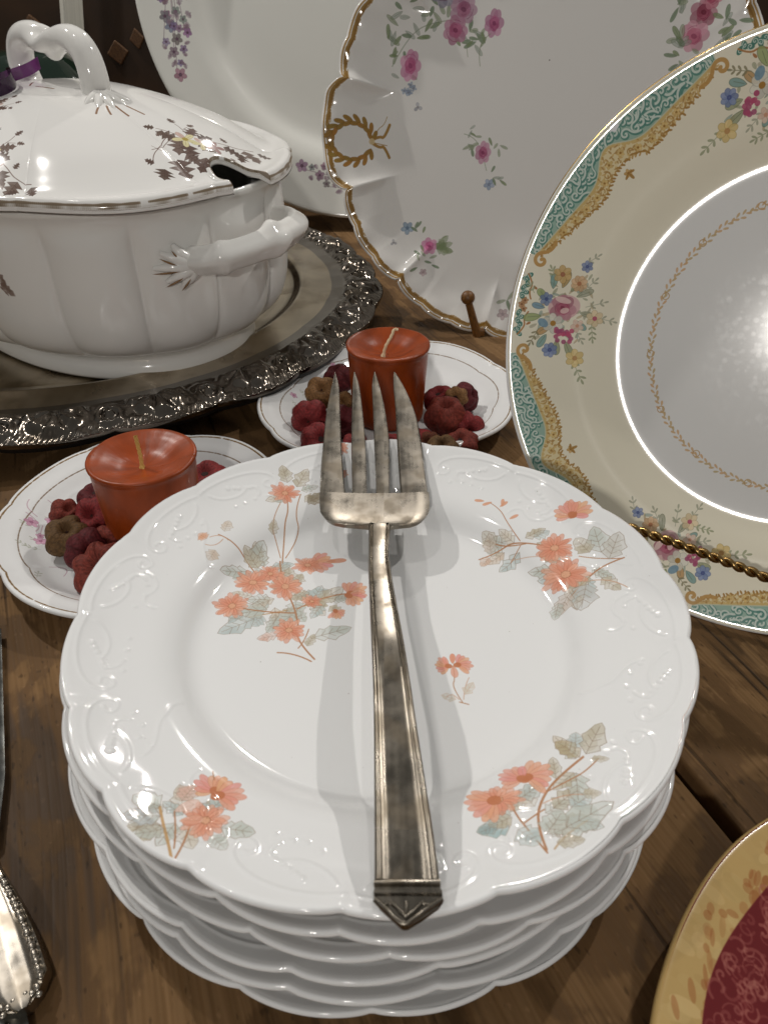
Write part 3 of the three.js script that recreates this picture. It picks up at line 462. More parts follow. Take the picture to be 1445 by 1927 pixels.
const podTex = dataTex(256, 256, (u, v) => { const k = 0.72 + 0.42 * fbm(u * 14, v * 12, 2, 5) + 0.12 * N3(u * 90, v * 70, 3); return [k, k * 0.97, k * 0.95]; }, true);
const podMats = { red: [0.4, 0.046, 0.05], dark: [0.2, 0.028, 0.036], rust: [0.36, 0.066, 0.045], tan: [0.46, 0.25, 0.1], olive: [0.26, 0.15, 0.06], plum: [0.045, 0.008, 0.014], orange: [0.22, 0.06, 0.024] };
for (const k in podMats) podMats[k] = new THREE.MeshPhysicalMaterial({ color: new THREE.Color().setRGB(...podMats[k]), map: podTex, bumpMap: podTex, bumpScale: 0.0005, roughness: 0.62, specularIntensity: 0.5 });
const calyxMat = new THREE.MeshStandardMaterial({ color: 0x2c120d, roughness: 0.9 });
const calyxGeo = lathe([[0, 0.34], [0.16, 0.36], [0.2, 0.3], [0.12, 0.2], [0, 0.2]], 10);
reseed(404);
const PODS = [ // x, z, radius, shape, colour, turn x, turn z, lift, label, group 0 left / 1 right
  [-0.041, -0.459, 0.0112, 0, 'tan', 0.5, 0.1, 0.006, 'tan lobed dried pod behind the leftmost fork tine tip', 1],
  [-0.031, -0.483, 0.0112, 2, 'dark', 0.3, 0.5, 0.004, 'dark red dried pod behind the tan pod, left of the far candle', 1],
  [-0.0265, -0.452, 0.0084, 2, 'tan', 0.9, -0.3, 0.004, 'small pale tan dried pod between the left fork tine and the far candle', 1],
  [-0.0465, -0.43, 0.0125, 0, 'red', 1.1, 0.5, 0.002, 'red dried pod farthest left on the far saucer', 1],
  [-0.039, -0.4045, 0.0125, 1, 'red', 0.6, 0.3, 0.0, 'red dried pod nearest the viewer at the left of the far saucer', 1],
  [-0.0255, -0.425, 0.0105, 2, 'dark', 1.3, 0, 0.004, 'dark red dried pod with a black hollow between the first two fork tines', 1],
  [-0.0175, -0.4, 0.0095, 1, 'red', 0.8, -0.4, 0.0, 'red dried pod low between the first two fork tines', 1],
  [0.004, -0.404, 0.0086, 0, 'red', 0.4, 0.2, 0.0, 'red dried pod between the third and fourth fork tines in front of the candle', 1],
  [0.0215, -0.408, 0.0092, 2, 'red', 0.9, 0.4, 0.0, 'red dried pod just right of the fourth fork tine', 1],
  [0.0385, -0.429, 0.0132, 2, 'rust', 0.4, -0.2, 0.004, 'largest rust red dried pod right of the far candle', 1],
  [0.0365, -0.458, 0.0105, 1, 'red', 0.2, 0.3, 0.003, 'bright red dried pod touching the far candle, behind the largest pod', 1],
  [0.0535, -0.46, 0.0098, 2, 'dark', 0.7, -0.9, 0.003, 'dark red round dried pod farthest back at the right of the far saucer', 1],
  [0.0465, -0.4505, 0.0078, 3, 'tan', 1.2, 0.3, 0.009, 'open tan husk with a dark hollow above the largest pod', 1],
  [0.0525, -0.424, 0.0102, 0, 'red', 0.5, 0.7, 0.0, 'red dried pod farthest right on the far saucer', 1],
  [0.047, -0.405, 0.0104, 1, 'rust', 0.5, -0.4, 0.0, 'rust red dried pod at the front right of the far saucer, beside the olive pod', 1],
  [0.035, -0.397, 0.0106, 0, 'olive', 0.8, 0.5, 0.0, 'olive tan dried pod at the front right of the far saucer', 1],
  [0.0275, -0.404, 0.0078, 3, 'orange', 1.0, -0.5, 0.003, 'small orange brown dried pod left of the olive pod on the far saucer', 1],
  [-0.168, -0.33, 0.0078, 2, 'rust', 0.6, 0.6, 0.005, 'small bright red dried pod farthest left on the near saucer', 0],
  [-0.1605, -0.311, 0.0112, 0, 'olive', 0.5, 0.3, 0.001, 'olive brown dried pod on the near saucer, under the small red one', 0],
  [-0.1545, -0.342, 0.0104, 1, 'dark', 0.3, 0.2, 0.004, 'dark red dried pod behind the others, against the left of the near candle', 0],
  [-0.1505, -0.325, 0.0112, 0, 'red', 0.9, -0.2, 0.003, 'red cross-shaped dried pod in the middle of the near saucer cluster', 0],
  [-0.147, -0.3, 0.0118, 1, 'dark', 0.9, 0.8, 0.0, 'plum red ribbed dried pod behind the hollow front pod', 0],
  [-0.139, -0.3055, 0.0084, 3, 'rust', 1.1, -0.3, 0.004, 'small dimpled dried pod against the near candle base', 0],
  [-0.1345, -0.284, 0.014, 3, 'rust', 0.75, -0.1, 0.0, 'largest rust red dried pod with an open hollow, nearest the white plates', 0],
  [-0.0985, -0.358, 0.0128, 1, 'red', 0.4, -0.3, 0.003, 'red dried pod right of the near candle', 0],
  [-0.0945, -0.343, 0.0108, 2, 'dark', 0.7, 0.3, 0.0, 'dark red dried pod right of the near candle, half behind the white plate', 0],
  [-0.079, -0.364, 0.0064, 2, 'plum', 0.3, 0.3, 0.003, 'upper of two small plum black dried berries at the right of the near saucer', 0],
  [-0.0845, -0.356, 0.0058, 2, 'plum', 0.6, 0.1, 0.001, 'lower of two small plum black dried berries at the right of the near saucer', 0],
];
for (const [x, z, r, shape, col, rx, rz, lift, label, right] of PODS) {
  const t = thing('dried_pod', label, 'dried pod', [x, 0.0062 + r * 0.74 + lift, z], right ? 'dried pods on the far saucer' : 'dried pods on the near saucer');
  const b = part('husk', podGeo[shape], podMats[col], t); part('calyx', calyxGeo, calyxMat, t);
  t.rotation.set(rx, rr(0, 6.28), rz, 'XYZ'); t.scale.setScalar(r);
}

// ------------------------------------------------------------------ silver tray with an ornate border
const trayPos = [-0.2605, 0, -0.642];
{
  const R = 0.254, edge = (t) => R + 0.0046 * Math.pow(Math.abs(Math.cos(12 * t)), 0.6) + 0.0012 * Math.sin(9 * t + 2);
  const orn = (t, r) => { // shells, leaves and ropework
    const k = sstep(r, 0.2235, 0.229) * (1 - sstep(r, R - 0.0015, R + 0.003)), n = 24, p = t / 6.28318 * n, q = p - Math.round(p), dx = q * 6.28318 * R / n, dy = r - 0.2275, ro = Math.hypot(dx, dy), ph = Math.atan2(dx, dy);
    const shell = sstep(0.0235 - ro, 0, 0.006) * sstep(ro, 0.001, 0.004) * (0.35 + 0.65 * Math.pow(Math.abs(Math.cos(ph * 4.5)), 0.7));
    const ex = Math.abs(q) - 0.5, dx2 = ex * 6.28318 * R / n, dy2 = r - 0.239, r2 = Math.hypot(dx2, dy2), scroll = Math.exp(-Math.pow(r2 / 0.0115, 2)) * (0.5 + 0.5 * Math.cos(Math.atan2(dy2, dx2) * 2 + r2 * 900));
    const rope = sstep(r, 0.246, 0.2475) * Math.pow(Math.abs(Math.sin(t * 250 + r * 500)), 0.7), bead = Math.exp(-Math.pow((r - 0.2258) / 0.0013, 2)) * Math.pow(Math.abs(Math.sin(t * 180)), 0.6);
    return k * (0.0046 * shell + 0.004 * scroll + 0.0009 * rope + 0.0009 * bead - 0.0016 + 0.0009 * N3(t * 40, r * 200, 2));
  };
  const prof = smooth([[0, 0.0195], [0.1, 0.0195], [0.178, 0.0196], [0.184, 0.0212], [0.1875, 0.0246], [0.19, 0.0262], [0.1925, 0.0258], [0.2, 0.0248], [0.212, 0.0249], [0.224, 0.0262], [0.234, 0.0278], [0.245, 0.027], [0.254, 0.0235]], 60);
  const dense = []; for (let k = 0; k <= 20; k++) dense.push([k / 20 * 0.17, 0.0195]);
  const yAt = (r) => { let i = 0; while (i < 59 && prof[i + 1].x < r) i++; return lerp(prof[i].y, prof[i + 1].y, clamp((r - prof[i].x) / (prof[i + 1].x - prof[i].x + 1e-9), 0, 1)); };
  for (let k = 1; k <= 26; k++) { const r = lerp(0.17, 0.214, k / 26); dense.push([r, yAt(r)]); }
  for (let k = 1; k <= 40; k++) { const r = lerp(0.214, 0.254, k / 40); dense.push([r, yAt(r)]); }
  const topN = dense.length; dense.push([0.2535, 0.02], [0.251, 0.016], [0.246, 0.015], [0.225, 0.018], [0.2, 0.019], [0.19, 0.012], [0.188, 0.002], [0.184, 0.002], [0.18, 0.015], [0.1, 0.0175], [0, 0.0175]);
  const t = thing('silver_tray', 'large round tarnished silver tray with an ornate dark border, under the tureen', 'tray', [trayPos[0], 0.0, trayPos[2]]);
  const NU = 1500;
  const mk = (j0, j1, name, mat) => part(name, grid(NU, j1 - j0, (u, v, i, jj) => { const j = jj + j0, a = u * 6.28318, [r0, y0] = dense[j], e = edge(a), r = r0 + (e - R) * sstep(r0, 0.2, R), h = j < topN ? orn(a, r0) : 0; return [Math.cos(a) * r, y0 + h, -Math.sin(a) * r, (Math.cos(a) * r) * 3, (Math.sin(a) * r) * 3]; }, true, true), mat, t);
  const split = 20 + 1 + 26;
  mk(0, split, 'tray_floor', silver({ color: new THREE.Color().setRGB(0.72, 0.66, 0.56), roughness: 0.75 }));
  mk(topN, dense.length - 1, 'underside', new THREE.MeshStandardMaterial({ color: 0x17130f, roughness: 0.7, metalness: 0.3 }));
  mk(split, topN, 'border', silver({ color: new THREE.Color().setRGB(0.3, 0.285, 0.275), roughness: 0.6 }));
}

// ------------------------------------------------------------------ tureen
{
  const t = thing('soup_tureen', 'white lobed oval soup tureen with brown leaf sprays and notched lid', 'tureen', [-0.218, 0.0203, -0.59]);
  t.rotation.y = -40 * D2R;
  const lerpProf = (P, n) => smooth(P, n);
  // body: [half length, height, half width]
  const bp = lerpProf([[0.02, 0.004, 0.02], [0.122, 0.003, 0.08], [0.131, 0, 0.088], [0.1335, 0.002, 0.0905], [0.133, 0.008, 0.09], [0.1305, 0.013, 0.088], [0.134, 0.0175, 0.0925], [0.1445, 0.024, 0.105], [0.1525, 0.034, 0.115], [0.1565, 0.048, 0.1205], [0.158, 0.066, 0.1225], [0.1575, 0.085, 0.1228], [0.157, 0.1, 0.1228], [0.1565, 0.11, 0.1225], [0.159, 0.1145, 0.1245], [0.1605, 0.1175, 0.126], [0.158, 0.1188, 0.1235], [0.153, 0.1165, 0.1185], [0.15, 0.1, 0.115], [0.148, 0.06, 0.112], [0.12, 0.02, 0.085], [0.01, 0.014, 0.01]], 150);
  const lobes = (a, y) => { const k = sstep(y, 0.014, 0.03) * (1 - sstep(y, 0.095, 0.112)); return 1 + k * (0.045 * (Math.pow(Math.abs(Math.sin(8 * a + 0.5)), 0.6) - 0.66)); };
  const [bc, bg] = (() => { const c = document.createElement('canvas'); c.width = 2048; c.height = 256; const g = c.getContext('2d'); g.fillStyle = '#e3e2de'; g.fillRect(0, 0, 2048, 256); return [c, g]; })();
  { // small leaf spray on the broad side (u = angle, v = height)
    reseed(8); const px = 2048 / 6.2832, at = (Math.PI * 2 - 1.1) * px; bg.save(); bg.translate(at, 256 - 0.083 / 0.12 * 256); bg.scale(2.6, 2.6);
    for (const [x, y, a, l] of [[0, 0, 0.9, 9], [2, 6, 0.7, 9], [-6, -4, -2.4, 9], [-10, 2, 2.9, 10], [-4, 8, 2, 8]]) lobedLeaf(bg, x, y, a, l, 3, rgba(116, 98, 88, 0.85), rgba(84, 66, 58, 0.8), 3, 0.5);
    stem(bg, [[-14, -2], [-4, 2], [5, 12]], 0.6, rgba(100, 80, 70, 0.8)); bg.restore();
  }
  const body = grid(720, 150, (u, v, i, j) => { const a = u * 6.28318, p = bp[j], in_ = j > 112, k = in_ ? 1 : lobes(a, p.y), e = 2 / 2.15, c = Math.cos(a), s = Math.sin(a); return [p.x * k * Math.sign(c) * Math.pow(Math.abs(c), e), p.y, -p.z * k * Math.sign(s) * Math.pow(Math.abs(s), e), u, clamp(p.y / 0.12, 0.01, 0.99)]; }, true);
  part('bowl', body, glaze({ map: (() => { const x = canvasTex(bc); x.wrapS = THREE.RepeatWrapping; return x; })(), roughness: 0.12 }), t);

  // lid with a ladle notch
  const A = 0.17, B = 0.1355, tn = 6.6 * D2R, hw = 6.9 * D2R; // angle counter-clockwise from above: z = -B sin
  const wav = (a) => 1 + 0.016 * (Math.pow(Math.abs(Math.sin(4 * a + 0.35)), 0.55) - 0.6);
  const fm = (a) => { let d = ((a - tn + Math.PI) % 6.28318 + 6.28318) % 6.28318 - Math.PI; d = Math.abs(d) / hw; return d >= 1 ? 1 : 0.815 + 0.185 * Math.pow(1 - Math.sqrt(1 - d * d), 1.15); };
  const lp = smooth([[0, 0.1652], [0.15, 0.1645], [0.3, 0.1612], [0.45, 0.1553], [0.6, 0.1472], [0.72, 0.1395], [0.82, 0.131], [0.875, 0.1265], [0.91, 0.125], [0.945, 0.1258], [0.97, 0.1268], [0.988, 0.1262], [1, 0.1235]], 90);
  const ly = (f) => { let i = 0; while (i < 89 && lp[i + 1].x < f) i++; return lerp(lp[i].y, lp[i + 1].y, clamp((f - lp[i].x) / (lp[i + 1].x - lp[i].x + 1e-9), 0, 1)); };
  const lidP = (a, f) => [A * f * wav(a) * Math.cos(a), -B * f * wav(a) * Math.sin(a)];
  const [lc, lg] = mmCanvas(2048, 178, '#e6e5e2'); reseed(21);
  { const g = lg;
    g.strokeStyle = rgba(124, 108, 88, 0.75); for (let i = 0; i < 900; i++) { if (N3(i * 0.11, 4, 2) > 0.32) continue; g.lineWidth = 0.7 + 1.1 * Math.abs(N3(i * 0.07, 1, 9)); g.beginPath(); for (let k = 0; k < 3; k++) { const a = (i + k * 0.6) / 900 * 6.28318, [x, z] = lidP(a, fm(a) * 0.997); g.lineTo(x * 1000, z * 1000); } g.stroke(); }
    const LF = [104, 86, 78], lf = (x, y, a, l, w) => { const d = rr(-14, 18); l *= 1.15; w *= 1.25; for (let q = 0; q < 2; q++) lobedLeaf(g, x, y, a, l, w, rgba(LF[0] + d, LF[1] + d, LF[2] + d, 0.92), rgba(70, 52, 46, 0.85), 3, 0.72); };
    const spray = (ox, oy, rot, sc) => { g.save(); g.translate(ox, oy); g.rotate(rot); g.scale(sc, sc);
      const st = rgba(112, 90, 82, 0.9);
      stem(g, [[0, 0], [-6, 8], [-2, 16], [6, 24]], 0.6, st); stem(g, [[-4, 7], [4, 18], [6, 28]], 0.5, st); stem(g, [[0, 0], [-10, 4], [-16, 12]], 0.5, st); stem(g, [[-2, -4], [-14, -6], [-20, -4]], 0.5, st); stem(g, [[-12, -6], [-15, -11]], 0.4, st); stem(g, [[2, -8], [4, -24], [8, -38], [4, -50]], 0.6, st); stem(g, [[6, 24], [12, 32], [18, 34]], 0.5, st); stem(g, [[2, 26], [10, 20]], 0.35, st);
      for (const [x, y, a, l, w] of [[-2, 6, 2.5, 12, 5], [0, 4, 0.6, 14, 6], [6, 2, 0.3, 14, 5], [-4, -6, -2.4, 11, 4.5], [4, -8, -0.4, 12, 5], [0, -10, -1.7, 10, 4], [22, -2, 0.9, 12, 5], [16, 16, 0.2, 16, 7], [14, 8, -0.4, 9, 5], [24, 30, 0.6, 9, 5], [18, 34, 2.4, 5, 2.6], [8, -24, -0.8, 10, 4.5], [8, -40, -0.2, 13, 5.5], [14, -34, 0.6, 10, 4], [6, -52, -1.0, 9, 4], [-17, 13, 2.2, 6, 2.6], [-10, 12, 1.2, 4, 2], [-21, -4, 3.1, 6, 2.4], [-16, -12, -2, 5, 2], [2, -30, 2.9, 5, 2], [20, -22, 0.2, 6, 2.2], [14, -46, 0.4, 6, 2.4]]) lf(x, y, a, l, w);
      for (const [x, y, r] of [[0, 0, 9], [6, -9, 7]]) for (let k = 0; k < 5; k++) petal(g, x, y, k * 1.256 + 0.5, r, r * 0.42, k === 2 ? rgba(206, 176, 168, 0.95) : rgba(222, 214, 168, 0.96), rgba(140, 120, 84, 0.6), 0.25);
      for (let k = 0; k < 5; k++) petal(g, 9, -16, k * 1.256, 7, 3, rgba(150, 112, 106, 0.85), rgba(100, 70, 66, 0.7), 0.25);
      g.fillStyle = rgba(170, 150, 70, 0.9); g.beginPath(); g.arc(0, 0, 2, 0, 7); g.fill(); g.restore(); };
    spray(117, -9, 0.15, 0.92); spray(54, 84, 1.5, 0.8); spray(12, 54, 2.2, 0.62); spray(-60, -70, 3, 0.9); spray(-120, 20, 3.4, 0.9);
    for (const [x0, y0, x1, y1] of [[63, 12, 72, 21], [66, 9, 77, 14], [68, 4, 82, 5], [68, -2, 84, -5], [-12, 12, -2, 20], [20, 16, 4, 19]]) { stem(g, [[x0, y0], [(x0 + x1) / 2, (y0 + y1) / 2 + 0.6], [x1, y1]], 1.3, rgba(132, 96, 70, 0.9)); }
  }
  const lidTex = canvasTex(lc), NUL = 1080, base = 100;
  const fl = []; for (let k = 0; k <= base; k++) fl.push([k / base, 1]); for (const q of [0.35, 0.75]) fl.push([1, 1 - q]); fl.push([1, 0]); for (const k of [0.99, 0.97, 0.9, 0.8, 0.6, 0.4, 0.2, 0]) fl.push([k, 0]);
  const th = 0.0045;
  const lidGeo = grid(NUL, fl.length - 1, (u, v, i, j) => { const a = u * 6.28318, [k, isTop] = fl[j], f = k * fm(a), w = 1 - Math.pow(1 - f, 1.2), e = fm(a) < 0.999 ? 0.0018 * sstep(k, 0.93, 0.99) * (1 - sstep(f, 0.9, 0.99)) : 0; const x = A * f * lerp(1, wav(a), f) * Math.cos(a), z = -B * f * lerp(1, wav(a), f) * Math.sin(a); const gr = 0.003 * sstep(f, 0.35, 0.8) * (1 - sstep(f, 0.86, 0.93)) * (Math.pow(Math.abs(Math.sin(4 * a + 0.35)), 0.5) - 0.6); const y = ly(f) + e + gr - th * (1 - isTop) * (k < 0.95 || isTop === 0 ? 1 : 1) + 0.0009 * sstep(f, 0.9, 1) * Math.sin(8 * a + 0.7 + 1.57); return isTop > 0.5 ? [x, y, z, 0.5 + x / 0.356, 0.5 - z / 0.356] : [x, y, z, 0.01, 0.01]; }, true, true);
  const lid = part('lid', lidGeo, glaze({ map: lidTex, roughness: 0.1 }), t);
  // loop handle of the lid along its length, with a dipped middle
  const white = glaze({ color: new THREE.Color('#e4e3df'), roughness: 0.1 });
  const hp = [[-0.036, 0.155, 0], [-0.0425, 0.166, 0], [-0.0455, 0.178, 0], [-0.0415, 0.188, 0], [-0.032, 0.1932, 0.001], [-0.02, 0.1945, 0.001], [-0.009, 0.1925, 0.002], [0.001, 0.1895, 0.002], [0.011, 0.192, 0.001], [0.022, 0.1942, 0], [0.0335, 0.1925, 0], [0.042, 0.1855, 0], [0.046, 0.174, 0], [0.0445, 0.161, 0], [0.041, 0.152, 0]];
  part('lid_handle', tube(hp.map(([x, y, z]) => [x * 0.94, y - 0.0028, z]), (v, a) => { const mid = Math.exp(-Math.pow((v - 0.5) / 0.07, 2)), ends = Math.pow(Math.abs(v - 0.5) * 2, 6); return 0.0083 * (1 + 0.3 * ends) * (1 + 0.07 * Math.cos(2 * a)) + mid * 0.0022 * Math.cos(3 * a + v * 20); }, 120, 28), white, lid);
  const fans = (cx, cz, y0, a0) => { const q = []; for (let k = -2; k <= 2; k++) { const a = a0 + k * 0.42, L = 0.021 - Math.abs(k) * 0.002; const P = []; for (let s = 0; s <= 4; s++) { const d = 0.004 + L * s / 4, x = cx + Math.cos(a) * d, z = cz + Math.sin(a) * d, f = Math.hypot(x / A, z / B); P.push([x, ly(f) + 0.0012 * (1 - s / 4) - 0.001, z]); } q.push(tube(P, (v) => 0.0036 * (1 - 0.8 * v * v), 16, 10)); } return mergeGeometries(q); };
  part('handle_leaf', fans(0.048, 0.001, 0, 0.25), white, lid); part('handle_leaf', fans(-0.046, 0.001, 0, 2.6), white, lid);

  // end handles: bails with leafy roots
  const gold = new THREE.MeshStandardMaterial({ color: 0x7d5c36, roughness: 0.35, metalness: 0.2 });
  const bail = (m) => {
    const s = (p) => [p[0] * m, p[1], p[2]];
    const pts = [[0.152, 0.084, 0.028], [0.164, 0.0858, 0.027], [0.1755, 0.0885, 0.02], [0.182, 0.0905, 0.005], [0.1845, 0.0925, -0.012], [0.182, 0.0932, -0.028], [0.175, 0.093, -0.042], [0.163, 0.0925, -0.051], [0.149, 0.0915, -0.054], [0.138, 0.091, -0.053]].map(s);
    const hgeo = tube(pts, (v, a) => { const knot = Math.exp(-Math.pow((v - 0.47) / 0.05, 2)) + 0.5 * Math.exp(-Math.pow((v - 0.2) / 0.03, 2)); return 0.008 * (1 + 0.09 * Math.cos(4 * a)) + knot * 0.0026 * (1 + 0.4 * Math.cos(3 * a + v * 30)); }, 110, 26);
    const h = part('handle', hgeo, white, t);
    const surf = (a, y, o) => { let i = 12; while (bp[i].y < y) i++; const p = bp[i], e = 2 / 2.15, c = Math.cos(a), z = Math.sin(a), k = lobes(-a, y); return [m * (p.x * k + o) * Math.pow(Math.abs(c), e), y, (p.z * k + o) * Math.sign(z) * Math.pow(Math.abs(z), e)]; };
    const q = [], lines = [];
    for (const [aa, yy] of [[0.285, 0.0965], [0.345, 0.0925], [0.385, 0.0835], [0.34, 0.075], [0.27, 0.0715]]) {
      const a0 = 0.2, y0 = 0.084, P = []; for (let k = 0; k <= 5; k++) { const w = k / 5, b = Math.sin(w * 3.14) * 0.04; P.push(surf(lerp(a0, aa, w) + b * (yy > y0 ? 0.3 : -0.3), lerp(y0, yy, w), 0.0032 * (1 - w) + 0.0012)); }
      q.push(tube(P, (v) => 0.0046 * (1 - 0.72 * v * v), 24, 10));
      const P2 = P.slice(2).map((p) => [p[0] + 0.002 * m, p[1] - 0.0022, p[2] + 0.003]); lines.push(tube(P2, (v) => 0.0006 * Math.sin(3.1 * v + 0.05), 16, 6));
    }
    part('handle_leaf', mergeGeometries(q), white, t, 'moulded leaf root of the handle, edged in worn gold'); part('gilding', mergeGeometries(lines), gold, t);
  };
  bail(1); bail(-1);
}
// purple glossy ribbon tied to the lid handle
{
  const t = thing('purple_ribbon', 'glossy purple ribbon loop tied to the left leg of the tureen lid handle', 'ribbon', [-0.2545, 0.19, -0.618]);
  const m = new THREE.MeshPhysicalMaterial({ color: new THREE.Color().setRGB(0.16, 0.035, 0.17), roughness: 0.18, transmission: 0.35, thickness: 0, side: THREE.DoubleSide });
  const dark = new THREE.MeshPhysicalMaterial({ color: new THREE.Color().setRGB(0.03, 0.006, 0.035), roughness: 0.15, transmission: 0.2, thickness: 0, side: THREE.DoubleSide });
  const band = (pts, w, wy, n = 40) => { const c = new THREE.CatmullRomCurve3(pts.map((p) => new THREE.Vector3(...p)), false, 'centripetal'); return grid(n, 6, (u, v) => { const p = c.getPointAt(u), k = v - 0.5; return [p.x, p.y + k * w * wy, p.z + k * w * (1 - wy), u, v]; }); };
  part('band', band([[0.017, 0.004, 0.004], [0.012, 0.001, 0.014], [0.002, -0.002, 0.022], [-0.006, -0.004, 0.026], [-0.02, -0.004, 0.026]], 0.009, 0.85), m, t);
  part('loop', band([[0.002, -0.001, 0.024], [0.012, 0.001, 0.04], [0.016, -0.002, 0.055], [0.008, -0.005, 0.064], [-0.006, -0.004, 0.066], [-0.024, -0.002, 0.06]], 0.012, 0.7), dark, t);
  part('tail', band([[-0.004, -0.001, 0.026], [0.002, 0.004, 0.042], [0, 0.003, 0.054], [-0.016, 0.003, 0.056]], 0.014, 0.7), m, t);
}

// ------------------------------------------------------------------ standing plates: local y = face normal, local z = down the face
function stand(o, c, tilt, turn) { o.position.set(...c); o.rotation.set(Math.PI / 2 - tilt * D2R, turn * D2R, 0, 'YXZ'); }
{ // large platter with purple flowers, farthest back
  const edge = oval(0.2215, 0.235, 0, 0.004, 10, 0);
  const [c, g] = mmCanvas(2048, 245, '#dfdfd9'); reseed(61);
  const P = [142, 122, 134], lf = rgba(136, 116, 128, 0.6);
  const bunch = (ox, oy, rot, mir) => { g.save(); g.translate(ox, oy); g.rotate(rot); g.scale(1, mir);
    for (const [x, y] of [[0, 62], [-2, 40], [4, 28], [-12, 30], [12, 22]]) stem(g, [[x * 0.3, -30], [x * 0.8, y * 0.4], [x, y]], 0.7, rgba(120, 96, 112, 0.6));
    for (let k = 0; k < 46; k++) { const y = rr(-70, 18), x = rr(-15, 16); const q = rnd(); if (q < 0.5) blossom(g, x, y, rr(3.5, 6), P.map((v) => v + rr(-14, 22)), [96, 70, 88, 0.8]); else lobedLeaf(g, x, y, rr(0, 6.28), rr(6, 10), 3.2, lf, rgba(96, 76, 90, 0.6), 3, 0.35); }
    for (const [x, y, r] of [[2, 24, 5.5], [-9, 27, 4], [13, 18, 4.5], [-2, 36, 5], [8, 33, 4], [4, 46, 3.5], [3, 57, 6.5]]) blossom(g, x, y, r, P.map((v) => v + rr(-10, 22)), [92, 66, 84, 0.85]);
    for (let k = 0; k < 8; k++) lobedLeaf(g, rr(-10, 12), rr(16, 50), rr(0, 6.28), 6, 2.4, lf, rgba(96, 76, 90, 0.6), 3, 0.35);
    g.restore(); };
  bunch(-186, 40, 0.0, 1); bunch(-4, 200, -1.35, -1); bunch(185, 20, 3.1, 1); bunch(40, -205, 1.6, 1);
  const t = thing('platter', 'largest white platter with purple flower sprays, standing farthest back behind the tureen', 'platter');
  part('platter_body', plateGeo({ edge, R: 0.235, prof: [[0, 0.0], [0.4, 0.0002], [0.62, 0.001], [0.69, 0.004], [0.74, 0.0115], [0.78, 0.0155], [0.85, 0.018], [0.93, 0.021], [1, 0.024]], thick: 0.006, foot: [0.55, -0.006], texHalf: 0.245, nu: 300, from: 0.3 }), glaze({ map: canvasTex(c), roughness: 0.12 }), t);
  stand(t, [-0.031, 0.239, -0.975], 15, 0);
}
